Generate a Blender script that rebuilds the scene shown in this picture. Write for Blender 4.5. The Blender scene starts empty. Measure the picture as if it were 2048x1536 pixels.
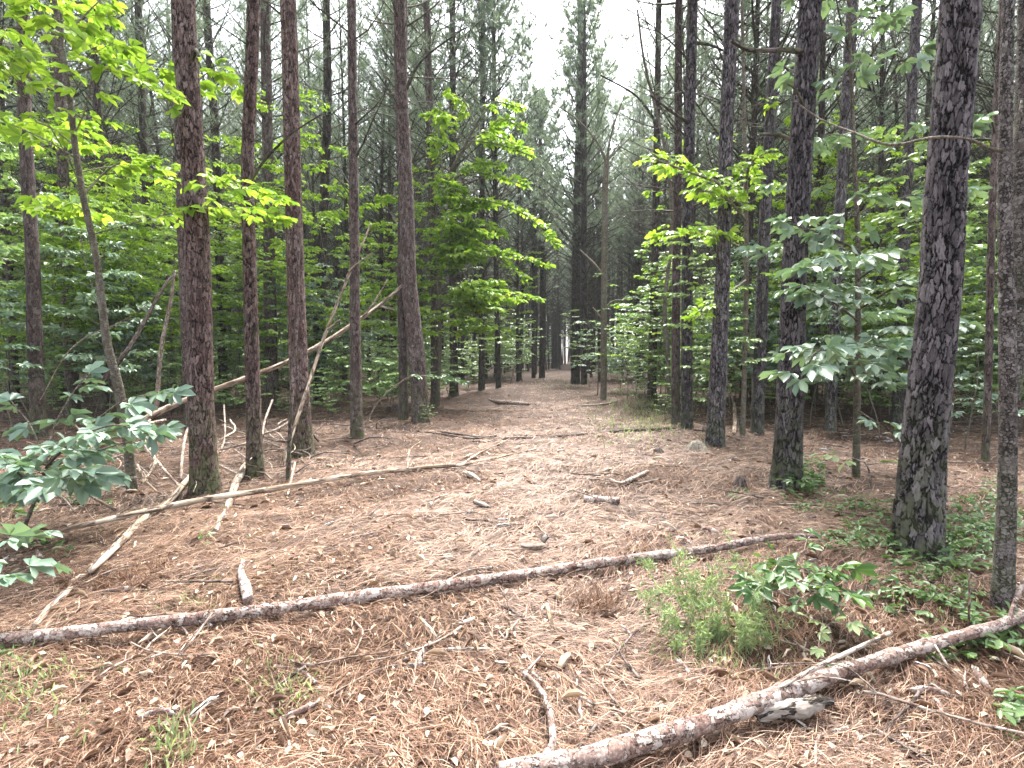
import bpy, math, numpy as np
from mathutils import Vector
S = bpy.context.scene
COL = S.collection
R = math.radians
# ------------------------------------------------------------------ camera
F, CX, CY, HZ, CAMH = 1050.0, 1024.0, 768.0, 712.0, 1.45
PITCH = math.atan((CY - HZ) / F)
cam_d = bpy.data.cameras.new('camera'); cam = bpy.data.objects.new('camera', cam_d); COL.objects.link(cam)
cam.location = (0, 0, CAMH); cam.rotation_euler = (R(90) - PITCH, 0, 0)
cam_d.sensor_width = 36; cam_d.lens = 36 * F / 2048; cam_d.clip_end = 1500; cam_d.clip_start = 0.05
S.camera = cam
# ------------------------------------------------------------------ sky, sun, exposure
SUN_EL, SUN_AZ = R(60), R(13)
w = bpy.data.worlds.new('World'); S.world = w; w.use_nodes = True
nt = w.node_tree; nt.nodes.clear()
sky = nt.nodes.new('ShaderNodeTexSky'); sky.sky_type = 'NISHITA'; sky.sun_disc = False
sky.sun_elevation = SUN_EL; sky.sun_rotation = SUN_AZ; sky.dust_density = 2.5; sky.air_density = 1.0; sky.ozone_density = 1.0
hs = nt.nodes.new('ShaderNodeHueSaturation'); hs.inputs['Saturation'].default_value = 0.30; hs.inputs['Value'].default_value = 1.0
bg = nt.nodes.new('ShaderNodeBackground'); bg.inputs['Strength'].default_value = 0.10
ow = nt.nodes.new('ShaderNodeOutputWorld')
nt.links.new(sky.outputs[0], hs.inputs['Color']); nt.links.new(hs.outputs[0], bg.inputs[0]); nt.links.new(bg.outputs[0], ow.inputs[0])
sun_d = bpy.data.lights.new('sun', 'SUN'); sun_d.energy = 4.0; sun_d.angle = R(28); sun_d.color = (1, 0.97, 0.92)
sun = bpy.data.objects.new('sun', sun_d); COL.objects.link(sun)
sdir = Vector((math.sin(SUN_AZ) * math.cos(SUN_EL), math.cos(SUN_AZ) * math.cos(SUN_EL), math.sin(SUN_EL)))
sun.rotation_euler = sdir.to_track_quat('Z', 'Y').to_euler()
S.view_settings.view_transform = 'Standard'; S.view_settings.look = 'None'; S.view_settings.gamma = 1
S.view_settings.exposure = 2.78
S.cycles.max_bounces = 6; S.cycles.diffuse_bounces = 4; S.cycles.glossy_bounces = 2; S.cycles.transmission_bounces = 4
S.cycles.use_denoising = True; S.cycles.use_adaptive_sampling = True; S.cycles.adaptive_threshold = 0.02
try: S.cycles.denoiser = 'OPENIMAGEDENOISE'; S.cycles.denoising_prefilter = 'ACCURATE'
except Exception: pass

rng = np.random.default_rng(7)
U = lambda a=0.0, b=1.0, n=None: rng.uniform(a, b, n)
# ------------------------------------------------------------------ projection helpers (a photo pixel to a point in the place)
cp, sp = math.cos(PITCH), math.sin(PITCH)
def ray(px, py):
    u = (px - CX) / F; v = -(py - CY) / F
    return np.array([u, cp + v * sp, -sp + v * cp])
def at(px, py, d):
    r = ray(px, py); return r * (d / r[1]) + np.array([0, 0, CAMH])
def proj(p):
    x, y, z = p[0], p[1], p[2] - CAMH
    zc = y * cp - z * sp; yc = y * sp + z * cp
    return CX + F * x / zc, CY - F * yc / zc
_k = np.random.default_rng(3)
_wl = np.array([0.35, 0.5, 0.75, 1.1, 1.6, 2.6, 4.5, 9.0, 17.0]); _am = np.array([.005, .008, .009, .010, .012, .018, .03, .05, .07])
_th = _k.uniform(0, 6.28, (3, 9)); _ph = _k.uniform(0, 6.28, (3, 9))
def gh(x, y):
    x = np.asarray(x, float); y = np.asarray(y, float); h = np.zeros(np.broadcast(x, y).shape)
    for j in range(3):
        for i in range(9):
            h = h + _am[i] * .55 * np.sin((x * math.cos(_th[j, i]) + y * math.sin(_th[j, i])) * 6.283 / _wl[i] + _ph[j, i])
    return h
def pxr(p):
    p = np.asarray(p) - [0, 0, CAMH]; zc = p[1] * cp - p[2] * sp; return .92 * zc * zc / np.linalg.norm(p) / F / 2
def ground_at(px, py):
    r = ray(px, py); t = -CAMH / min(r[2], -1e-3); p = r * t + np.array([0, 0, CAMH])
    for _ in range(4):
        z = float(gh(p[0], p[1])); t = (z - CAMH) / min(r[2], -1e-3); p = r * t + np.array([0, 0, CAMH])
    return p
# ------------------------------------------------------------------ mesh builder
class MB:
    def __init__(s): s.v = []; s.q = []; s.t = []; s.b = []; s.n = 0
    def add(s, v, q=None, t=None, b=None):
        v = np.asarray(v, float).reshape(-1, 3)
        if q is not None and len(q): s.q.append(np.asarray(q, int).reshape(-1, 4) + s.n)
        if t is not None and len(t): s.t.append(np.asarray(t, int).reshape(-1, 3) + s.n)
        s.v.append(v); s.b.append(v if b is None else np.asarray(b, float).reshape(-1, 3)); s.n += len(v)
    def mesh(s, name, mat, smooth=False):
        me = bpy.data.meshes.new(name)
        v = np.concatenate(s.v); q = np.concatenate(s.q) if s.q else np.zeros((0, 4), int); t = np.concatenate(s.t) if s.t else np.zeros((0, 3), int)
        me.vertices.add(len(v)); me.vertices.foreach_set('co', v.astype(np.float32).ravel())
        nl = q.size + t.size; me.loops.add(nl); me.loops.foreach_set('vertex_index', np.concatenate([q.ravel(), t.ravel()]).astype(np.int32))
        me.polygons.add(len(q) + len(t))
        ls = np.concatenate([np.arange(len(q)) * 4, q.size + np.arange(len(t)) * 3]).astype(np.int32)
        me.polygons.foreach_set('loop_start', ls)
        if smooth: me.polygons.foreach_set('use_smooth', np.ones(len(ls), bool))
        a = me.attributes.new('bk', 'FLOAT_VECTOR', 'POINT'); a.data.foreach_set('vector', np.concatenate(s.b).astype(np.float32).ravel())
        me.materials.append(mat); me.update(calc_edges=True); return me
    def build(s, name, mat, parent=None, smooth=False):
        return link(name, s.mesh(name, mat, smooth), parent)
def link(name, me, parent=None):
    o = bpy.data.objects.new(name, me); COL.objects.link(o)
    if parent is not None: o.parent = parent
    return o
def tag(o, label=None, cat=None, group=None, kind=None):
    if label: o['label'] = label
    if cat: o['category'] = cat
    if group: o['group'] = group
    if kind: o['kind'] = kind
    return o
def empty(name, loc, rz=0):
    o = bpy.data.objects.new(name, None); COL.objects.link(o); o.location = loc; o.rotation_euler = (0, 0, rz); o.empty_display_size = .2
    return o
def nrm(a): return a / np.maximum(np.linalg.norm(a, axis=-1, keepdims=True), 1e-9)
def smooth(pts, rad, step):
    pts = np.asarray(pts, float); rad = np.asarray(rad, float)
    P = np.vstack([2 * pts[0] - pts[1], pts, 2 * pts[-1] - pts[-2]]); out = []; ro = []
    for i in range(len(pts) - 1):
        n = max(1, int(np.linalg.norm(pts[i + 1] - pts[i]) / step)); t = (np.arange(n) / n)[:, None]
        a, b, c, d = P[i], P[i + 1], P[i + 2], P[i + 3]
        out.append(.5 * (2 * b + (c - a) * t + (2 * a - 5 * b + 4 * c - d) * t * t + (3 * b - a - 3 * c + d) * t ** 3)); ro.append(rad[i] + (rad[i + 1] - rad[i]) * t[:, 0])
    out.append(pts[-1:]); ro.append(rad[-1:]); return np.vstack(out), np.concatenate(ro)
def tube(mb, pts, rad, sides=6, step=None, rough=0.0, cap=True, flare=0.0, r_ref=None, squash=1.0, wob=0.0):
    pts = np.asarray(pts, float); rad = np.broadcast_to(np.asarray(rad, float), (len(pts),)).copy()
    if step: pts, rad = smooth(pts, rad, step)
    if wob:
        s_ = np.concatenate([[0], np.cumsum(np.linalg.norm(np.diff(pts, axis=0), axis=1))]); k_ = U(0, 6, 4)
        rad = rad * (1 + wob * (np.sin(s_ * 9 + k_[0]) + np.sin(s_ * 23 + k_[1]) + .6 * np.sin(s_ * 51 + k_[2]) + np.maximum(0, np.sin(s_ * 13 + k_[3]) - .85) * 9))
    n = len(pts); T = np.gradient(pts, axis=0) if n > 2 else np.repeat([pts[-1] - pts[0]], n, 0); T = nrm(T)
    N = np.zeros((n, 3)); a = np.array([1., 0, 0]) if abs(T[0, 0]) < .8 else np.array([0, 0, 1.])
    cur = nrm(np.cross(np.cross(T[0], a), T[0]))
    for i in range(n):
        cur = cur - T[i] * np.dot(cur, T[i]); cur = cur / max(np.linalg.norm(cur), 1e-9); N[i] = cur
    B = np.cross(T, N)
    s = np.concatenate([[0], np.cumsum(np.linalg.norm(np.diff(pts, axis=0), axis=1))])
    th = np.arange(sides) * 2 * math.pi / sides; c, sn = np.cos(th), np.sin(th)
    rr = rad[:, None] * np.ones((1, sides))
    if rough: rr = rr * (1 + rough * rng.standard_normal((n, sides)))
    if flare:
        lob = 1 + .35 * np.sin(th * 4 + U(0, 6))[None] + .2 * np.sin(th * 7 + U(0, 6))[None]
        rr = rr * (1 + flare * np.exp(-s / .2)[:, None] * lob)
    v = pts[:, None] + rr[..., None] * (c[None, :, None] * N[:, None] + sn[None, :, None] * B[:, None] * squash)
    r0 = r_ref or float(rad.mean()); off = U(0, 50)
    bk = np.stack([np.repeat((r0 * c)[None], n, 0) + off, np.repeat((r0 * sn)[None], n, 0), np.repeat(s[:, None], sides, 1)], -1)
    i = np.arange(n - 1)[:, None] * sides; j = np.arange(sides)[None]; j2 = (j + 1) % sides
    q = np.stack([i + j, i + j2, i + j2 + sides, i + j + sides], -1).reshape(-1, 4)
    V = v.reshape(-1, 3); Bk = bk.reshape(-1, 3); t = []
    if cap:
        V = np.vstack([V, pts[0], pts[-1]]); Bk = np.vstack([Bk, [off, 0, 0], [off, 0, s[-1]]]); k0 = n * sides; k1 = k0 + 1; jj = np.arange(sides); j3 = (jj + 1) % sides
        t = np.vstack([np.stack([j3, jj, np.full(sides, k0)], -1), np.stack([(n - 1) * sides + jj, (n - 1) * sides + j3, np.full(sides, k1)], -1)])
    mb.add(V, q, t, Bk)
def leaves(mb, o, d, u, L, wr=.45, fold=.12):
    o = np.asarray(o); d = nrm(np.asarray(d)); u = nrm(np.asarray(u) - d * np.sum(np.asarray(u) * d, -1, keepdims=True)); s = np.cross(u, d); n = len(o)
    L = np.broadcast_to(np.asarray(L, float), (n,))[:, None]
    wr = np.broadcast_to(np.asarray(wr, float), (n,))[:, None]
    def P(x, y, z): return o + L * (x * d + y * wr * s + z * u)
    V = np.stack([P(0, 0, 0), P(.34, -.42, fold), P(.72, -.52, fold * .8), P(1, 0, -.10), P(.72, .52, fold * .8), P(.34, .42, fold)], 1).reshape(-1, 3)
    b = np.arange(n)[:, None] * 6
    mb.add(V, np.concatenate([b + [0, 1, 2, 3], b + [0, 3, 4, 5]]))
def rot(d, u, a):
    a = np.broadcast_to(np.asarray(a, float), (len(d),))[:, None]; return d * np.cos(a) + np.cross(u, d) * np.sin(a)
def compound(mb, o, d, u, L, k=5):
    o = np.asarray(o); d = nrm(np.asarray(d, float)); u = nrm(np.asarray(u, float) - d * np.sum(u * d, -1, keepdims=True)); n = len(o)
    L = np.broadcast_to(np.asarray(L, float), (n,))
    A = {3: [(-1.1, .8), (0, 1), (1.1, .8)], 5: [(-1.45, .62), (-.72, .88), (0, 1), (.72, .88), (1.45, .62)]}[k]
    for a, s in A:
        dd = rot(d, u, a + rng.normal(0, .09, n)) - u * U(.02, .3, n)[:, None]
        leaves(mb, o, dd, u + .15 * rng.standard_normal((n, 3)), L * s * U(.85, 1.12, n), .42, .1)
# ------------------------------------------------------------------ materials
def mat(name):
    m = bpy.data.materials.new(name); m.use_nodes = True; t = m.node_tree; t.nodes.clear(); o = t.nodes.new('ShaderNodeOutputMaterial')
    def N(k, **kw):
        x = t.nodes.new(k)
        for a, b in kw.items():
            if a.startswith('i_'): x.inputs[a[2:].replace('_', ' ')].default_value = b
            else: setattr(x, a, b)
        return x
    return m, N, (lambda a, b: t.links.new(a, b)), o
def ramp(N, L, fac, stops):
    r = N('ShaderNodeValToRGB'); e = r.color_ramp.elements
    while len(e) < len(stops): e.new(.5)
    for x, (p, c) in zip(e, stops): x.position = p; x.color = (*c, 1)
    L(fac, r.inputs[0]); return r
def mixc(N, L, f, a, b, mode='MIX'):
    m = N('ShaderNodeMix', data_type='RGBA', blend_type=mode)
    for s, x in ((0, f), (6, a), (7, b)):
        if isinstance(x, (int, float)): m.inputs[s].default_value = x
        elif isinstance(x, tuple): m.inputs[s].default_value = (*x, 1)
        else: L(x, m.inputs[s])
    return m.outputs[2]
def math_(N, L, op, a, b=None, clamp=False):
    m = N('ShaderNodeMath', operation=op, use_clamp=clamp)
    for i, x in enumerate((a, b)):
        if x is None: continue
        if isinstance(x, (int, float)): m.inputs[i].default_value = x
        else: L(x, m.inputs[i])
    return m.outputs[0]
def bark(name, plates, furrow, sc=20, zs=.42, disp=0.012, moss=0.0, true_disp=False, bumpd=.02, mossc=(.10, .12, .05), warp=2.6, ew=.2):
    m, N, L, out = mat(name)
    at_ = N('ShaderNodeAttribute', attribute_name='bk')
    mp = N('ShaderNodeMapping'); mp.inputs['Scale'].default_value = (1, 1, zs); L(at_.outputs['Vector'], mp.inputs[0])
    nz = N('ShaderNodeTexNoise', i_Scale=sc * .6, i_Detail=6.0, i_Roughness=.68); L(mp.outputs[0], nz.inputs['Vector'])
    vm = N('ShaderNodeVectorMath', operation='MULTIPLY_ADD'); L(nz.outputs['Color'], vm.inputs[0]); k = warp / sc
    vm.inputs[1].default_value = (k, k, k); L(mp.outputs[0], vm.inputs[2])
    ve = N('ShaderNodeTexVoronoi', feature='DISTANCE_TO_EDGE', i_Scale=sc); L(vm.outputs[0], ve.inputs['Vector'])
    vf = N('ShaderNodeTexVoronoi', feature='F1', i_Scale=sc); L(vm.outputs[0], vf.inputs['Vector'])
    fn = N('ShaderNodeTexNoise', i_Scale=sc * 3.5, i_Detail=4.0, i_Roughness=.65); L(mp.outputs[0], fn.inputs['Vector'])
    wn = N('ShaderNodeTexNoise', i_Scale=sc * .45, i_Detail=3.0); L(at_.outputs['Vector'], wn.inputs['Vector'])
    edge = N('ShaderNodeMapRange', interpolation_type='SMOOTHSTEP'); edge.inputs[1].default_value = .01; L(math_(N, L, 'MAXIMUM', math_(N, L, 'MULTIPLY', math_(N, L, 'SUBTRACT', wn.outputs['Fac'], .36), ew * 4.2), .03), edge.inputs[2]); L(ve.outputs['Distance'], edge.inputs[0])
    sep = N('ShaderNodeSeparateColor'); L(vf.outputs['Color'], sep.inputs[0])
    hv = math_(N, L, 'ADD', math_(N, L, 'MULTIPLY', sep.outputs[0], .35), math_(N, L, 'MULTIPLY', fn.outputs['Fac'], .8))
    pc = ramp(N, L, hv, plates)
    col = mixc(N, L, edge.outputs[0], furrow, pc.outputs[0])
    ob = N('ShaderNodeObjectInfo')
    vv = N('ShaderNodeHueSaturation'); L(col, vv.inputs['Color']); L(math_(N, L, 'ADD', math_(N, L, 'MULTIPLY', ob.outputs['Random'], .5), .75), vv.inputs['Value']); col = vv.outputs[0]
    lv = N('ShaderNodeTexNoise', i_Scale=2.2, i_Detail=4.0, i_Roughness=.7); L(at_.outputs['Vector'], lv.inputs['Vector'])
    v2 = N('ShaderNodeHueSaturation'); L(col, v2.inputs['Color']); L(math_(N, L, 'ADD', math_(N, L, 'MULTIPLY', lv.outputs['Fac'], .9), .52), v2.inputs['Value']); L(math_(N, L, 'ADD', math_(N, L, 'MULTIPLY', lv.outputs['Fac'], -1.2), 1.6), v2.inputs['Saturation']); col = v2.outputs[0]
    if moss:
        z = N('ShaderNodeSeparateXYZ'); L(at_.outputs['Vector'], z.inputs[0])
        mr = N('ShaderNodeMapRange'); mr.inputs[1].default_value = 1.3; mr.inputs[2].default_value = .1; L(z.outputs[2], mr.inputs[0])
        mn = N('ShaderNodeTexNoise', i_Scale=9.0, i_Detail=5.0); L(at_.outputs['Vector'], mn.inputs['Vector'])
        f = math_(N, L, 'MULTIPLY', mr.outputs[0], math_(N, L, 'MULTIPLY', math_(N, L, 'SUBTRACT', mn.outputs['Fac'], .38), 5.0, True))
        col = mixc(N, L, math_(N, L, 'MULTIPLY', f, moss), col, mossc)
    b = N('ShaderNodeBsdfPrincipled', i_Roughness=.85); L(col, b.inputs['Base Color']); b.inputs['Specular IOR Level'].default_value = .25
    h = math_(N, L, 'ADD', math_(N, L, 'MULTIPLY', edge.outputs[0], .8), math_(N, L, 'ADD', math_(N, L, 'MULTIPLY', sep.outputs[1], .35), math_(N, L, 'MULTIPLY', fn.outputs['Fac'], .3)))
    if true_disp:
        d = N('ShaderNodeDisplacement', i_Scale=disp, i_Midlevel=.9); L(h, d.inputs['Height']); L(d.outputs[0], out.inputs['Displacement']); m.displacement_method = 'BOTH'
    else:
        bp = N('ShaderNodeBump', i_Strength=1.0, i_Distance=bumpd); L(h, bp.inputs['Height']); L(bp.outputs[0], b.inputs['Normal'])
    L(b.outputs[0], out.inputs[0]); return m
def leafmat(name, stops, trans, tf=.45, rough=.42, spec=.5, objvar=.35):
    m, N, L, out = mat(name)
    g = N('ShaderNodeNewGeometry'); ob = N('ShaderNodeObjectInfo')
    f = math_(N, L, 'ADD', math_(N, L, 'MULTIPLY', g.outputs['Random Per Island'], 1 - objvar), math_(N, L, 'MULTIPLY', ob.outputs['Random'], objvar))
    c = ramp(N, L, f, stops)
    b = N('ShaderNodeBsdfPrincipled', i_Roughness=rough); b.inputs['Specular IOR Level'].default_value = spec; L(c.outputs[0], b.inputs['Base Color'])
    t = N('ShaderNodeBsdfTranslucent'); L(mixc(N, L, 1.0, c.outputs[0], trans, 'MULTIPLY'), t.inputs['Color'])
    mx = N('ShaderNodeMixShader'); mx.inputs[0].default_value = tf; L(b.outputs[0], mx.inputs[1]); L(t.outputs[0], mx.inputs[2]); L(mx.outputs[0], out.inputs[0]); return m
RED = [(.25, (.033, .020, .019)), (.5, (.092, .058, .053)), (.78, (.22, .16, .148))]
GRY = [(.25, (.025, .021, .023)), (.5, (.066, .057, .062)), (.8, (.18, .16, .168))]
MIDB = [(.25, (.03, .021, .020)), (.5, (.085, .062, .058)), (.75, (.18, .14, .13))]
FUR = (.008, .006, .006)
M = {}
M['bark_red'] = bark('bark_red', RED, FUR, 31, .36, .015, .8, True, ew=.13)
M['bark_grey'] = bark('bark_grey', GRY, FUR, 27, .34, .022, .55, True, ew=.14)
M['bark_mid'] = bark('bark_mid', MIDB, FUR, 30, .38, .014, .6, True, ew=.12)
M['bark_far'] = bark('bark_far', [(.25, (.018, .013, .013)), (.5, (.052, .039, .038)), (.75, (.13, .10, .095))], FUR, 18, .32, 0, .5, False, .02, ew=.12)
M['bark_smooth'] = bark('bark_smooth', [(.2, (.10, .085, .065)), (.5, (.17, .145, .115)), (.8, (.27, .24, .20))], (.07, .06, .045), 30, 1.6, 0, .3, False, .004)
M['bark_scaly'] = bark('bark_scaly', [(.25, (.045, .037, .034)), (.5, (.10, .085, .08)), (.8, (.22, .20, .19))], (.02, .016, .015), 40, 1.3, .006, .3, True)
M['log_bark'] = bark('log_bark', [(.28, (.10, .055, .045)), (.5, (.23, .155, .13)), (.72, (.48, .41, .37))], (.03, .02, .017), 30, .8, .006, 0, True, ew=.07, warp=3.2)
M['log_bare'] = bark('log_bare', [(.25, (.17, .12, .085)), (.5, (.31, .235, .175)), (.75, (.52, .44, .35))], (.10, .065, .05), 18, .12, 0, 0, False, .003)
M['twig'] = bark('twig', [(.2, (.14, .10, .08)), (.5, (.28, .22, .18)), (.8, (.46, .40, .35))], (.08, .05, .04), 40, .3, 0, 0, False, .002)
M['twig_dark'] = bark('twig_dark', [(.2, (.05, .035, .03)), (.5, (.11, .08, .07)), (.8, (.2, .16, .14))], (.02, .015, .012), 40, .3, 0, 0, False, .003)
M['rotten'] = bark('rotten', [(.2, (.12, .09, .07)), (.5, (.33, .28, .24)), (.8, (.66, .62, .57))], (.03, .02, .015), 22, .15, 0, 0, False, .012)
M['chip'] = bark('chip', [(.2, (.22, .15, .10)), (.5, (.44, .34, .25)), (.8, (.68, .60, .50))], (.12, .08, .05), 30, .12, 0, 0, False, .003)
M['leaf_yellow'] = leafmat('leaf_yellow', [(0, (.11, .21, .03)), (.5, (.25, .42, .05)), (1, (.42, .58, .09))], (1, 1, .6), .5, objvar=.1)
M['leaf_green'] = leafmat('leaf_green', [(0, (.09, .17, .06)), (.5, (.20, .32, .12)), (1, (.36, .50, .17))], (1.0, 1.0, .6), .42, .33, .8)
M['leaf_blue'] = leafmat('leaf_blue', [(0, (.10, .17, .125)), (.5, (.18, .27, .20)), (1, (.28, .38, .26))], (.9, 1, .5), .3, .38, .6)
M['leaf_vine'] = leafmat('leaf_vine', [(0, (.04, .09, .03)), (.5, (.085, .16, .055)), (1, (.17, .26, .09))], (.9, 1, .5), .35, .4)
M['needle_green'] = leafmat('needle_green', [(0, (.11, .16, .13)), (.5, (.17, .23, .18)), (1, (.26, .32, .24))], (1, 1, .7), .35, .5, .4)
M['fern'] = leafmat('fern', [(0, (.19, .27, .12)), (.5, (.32, .42, .20)), (1, (.50, .58, .32))], (1, 1, .6), .4, .5)
M['needle_dead'] = leafmat('needle_dead', [(0, (.022, .011, .008)), (.4, (.135, .07, .044)), (.78, (.32, .185, .12)), (1, (.62, .46, .335))], (1, .8, .6), .12, .55, .3, 0)
M['flake'] = leafmat('flake', [(0, (.07, .04, .03)), (.35, (.20, .12, .08)), (.75, (.42, .31, .22)), (1, (.66, .58, .47))], (1, .9, .7), .08, .6, .3, 0)
def groundmat():
    m, N, L, out = mat('forest_floor'); tc = N('ShaderNodeTexCoord')
    a = N('ShaderNodeTexNoise', i_Scale=26.0, i_Detail=8.0, i_Roughness=.75); L(tc.outputs['Object'], a.inputs['Vector'])
    b = N('ShaderNodeTexNoise', i_Scale=.7, i_Detail=4.0); L(tc.outputs['Object'], b.inputs['Vector'])
    f = math_(N, L, 'ADD', math_(N, L, 'MULTIPLY', a.outputs['Fac'], .8), math_(N, L, 'MULTIPLY', b.outputs['Fac'], .25))
    c = ramp(N, L, f, [(.38, (.012, .007, .005)), (.52, (.05, .028, .019)), (.66, (.15, .09, .06)), (.8, (.33, .23, .155))])  # ramp kept dark: shade in the gaps between needles is painted in
    p = N('ShaderNodeBsdfPrincipled', i_Roughness=.95); L(c.outputs[0], p.inputs['Base Color'])
    bp = N('ShaderNodeBump', i_Strength=.8, i_Distance=.03); L(a.outputs['Fac'], bp.inputs['Height']); L(bp.outputs[0], p.inputs['Normal'])
    L(p.outputs[0], out.inputs[0]); return m
M['ground'] = groundmat()
# ------------------------------------------------------------------ ground, one sheet to the horizon
g = np.linspace(-1, 1, 341); gx = 9 * g + 391 * np.abs(g) ** 7 * np.sign(g)
gy = -30 + 0 * g; t_ = np.linspace(0, 1, 381); gy = -25 + 34 * t_ ** .8 + 600 * t_ ** 9
gy = np.sort(np.concatenate([np.linspace(-30, 0, 20), np.linspace(.1, 12, 200), 12 + np.linspace(.02, 1, 120) ** 2.2 * 600]))
X, Y = np.meshgrid(gx, gy); Z = gh(X, Y); nx, ny = len(gx), len(gy)
i = np.arange(ny - 1)[:, None] * nx; j = np.arange(nx - 1)[None]
mb = MB(); mb.add(np.stack([X, Y, Z], -1).reshape(-1, 3), np.stack([i + j, i + j + 1, i + j + nx + 1, i + j + nx], -1).reshape(-1, 4))
tag(mb.build('ground', M['ground'], None, True), 'pine straw covered forest floor', None, None, 'structure')
# fallen needles: bundles of two or three bent strips
def image_ground(n, v0, v1, x0=-900, x1=2950, power=0):
    v = np.exp(U(math.log(v0), math.log(v1), n)) if power == 0 else U(v0, v1, n)
    px = U(x0, x1, n); py = HZ + v; u = (px - CX) / F; vv = -(py - CY) / F
    ry = cp + vv * sp; rz = -sp + vv * cp; t = -CAMH / rz
    return np.stack([u * t, ry * t], -1)
def field(x, y): return 2.2 * np.sin(x * 1.3 + 1.1 * np.sin(y * 1.7)) + 1.8 * np.sin(y * 2.1 + x * .9 + 1) + 1.2 * np.sin(x * 5.1 - y * 4.3)
def needle_mesh(mb, nf, v0, v1):
    P = image_ground(nf, v0, v1); d0 = P[:, 1]
    ang = field(P[:, 0], P[:, 1]) * .5 + rng.normal(0, .75, nf)
    for k in range(3):
        keep = rng.random(nf) < (1, .9, .6)[k]; p = P[keep]; n = len(p)
        a = ang[keep] + rng.normal(0, .10, n) + (k - 1) * .05; Ln = U(.07, .16, n); bend = rng.normal(0, .22, n)
        d1 = np.stack([np.cos(a), np.sin(a)], -1); d2 = np.stack([np.cos(a + bend), np.sin(a + bend)], -1)
        z0 = np.abs(rng.normal(0, .012, n)) + .002; tz = rng.normal(0, .16, n); wd = (.0009 * np.maximum(1, p[:, 1] / 3.0) ** .75)
        q0 = p; q1 = p + d1 * Ln[:, None] * .5; q2 = q1 + d2 * Ln[:, None] * .5
        zz = [gh(q[:, 0], q[:, 1]) + z0 + o for q, o in ((q0, 0), (q1, np.abs(tz) * Ln * .5 + .006), (q2, np.maximum(tz * Ln, 0)))]
        s = np.stack([-np.sin(a), np.cos(a)], -1) * wd[:, None]; r_ = []
        for q, z, f in zip((q0, q1, q2), zz, (1, 1, .4)):
            r_ += [np.concatenate([q - s * f, z[:, None]], 1), np.concatenate([q + s * f, z[:, None] + wd[:, None] * .5], 1)]
        b = np.arange(n)[:, None] * 6
        mb.add(np.stack(r_, 1).reshape(-1, 3), np.concatenate([b + [0, 1, 3, 2], b + [2, 3, 5, 4]]))
mb = MB(); needle_mesh(mb, 205000, 45, 1250)
tag(mb.build('needle_litter', M['needle_dead']), 'rusty brown fallen pine needles covering the ground', 'pine needles', None, 'stuff')
# small flakes of bark and dead leaves
mb = MB(); n = 31000; P = image_ground(n, 35, 1100); Lf = U(.012, .055, n) * np.where(rng.random(n) < .12, 2.1, 1)
a = U(0, 6.28, n); o = np.stack([P[:, 0], P[:, 1], gh(P[:, 0], P[:, 1]) + U(.012, .03, n)], -1)
leaves(mb, o, np.stack([np.cos(a), np.sin(a), rng.normal(0, .18, n)], -1), np.array([0, 0, 1.]) + .35 * rng.standard_normal((n, 3)), Lf, U(.12, .9, n) * np.clip(.03 / Lf, .3, 1), .22)
tag(mb.build('leaf_litter', M['flake']), 'small pale bark flakes and dead leaves among the needles', 'litter', None, 'stuff')

# ------------------------------------------------------------------ pines
UP = np.array([0, 0, 1.])
def branch_pts(p0, az, L, rise0, rise1, n=6, wob=.05):
    p = [np.array(p0, float)]; st = L / (n - 1)
    for k in range(n - 1):
        e = rise0 + (rise1 - rise0) * k / max(1, n - 2); az += rng.normal(0, wob)
        p.append(p[-1] + st * np.array([math.cos(az) * math.cos(e), math.sin(az) * math.cos(e), math.sin(e)]))
    return np.array(p)
def tufts(mb, P, D, n=14, L=.19, wd=.006):
    P = np.repeat(P, n, 0); D = np.repeat(D, n, 0); m = len(P)
    d = nrm(D * .9 + .75 * rng.standard_normal((m, 3)) + [0, 0, .1]); s = nrm(np.cross(d, rng.standard_normal((m, 3)))) * wd
    LL = U(.7, 1.15, m)[:, None] * L; st = P - D * U(0, .12, m)[:, None]
    mb.add(np.stack([st - s, st + s, st + d * LL], 1).reshape(-1, 3), None, np.arange(m * 3).reshape(-1, 3))
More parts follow.
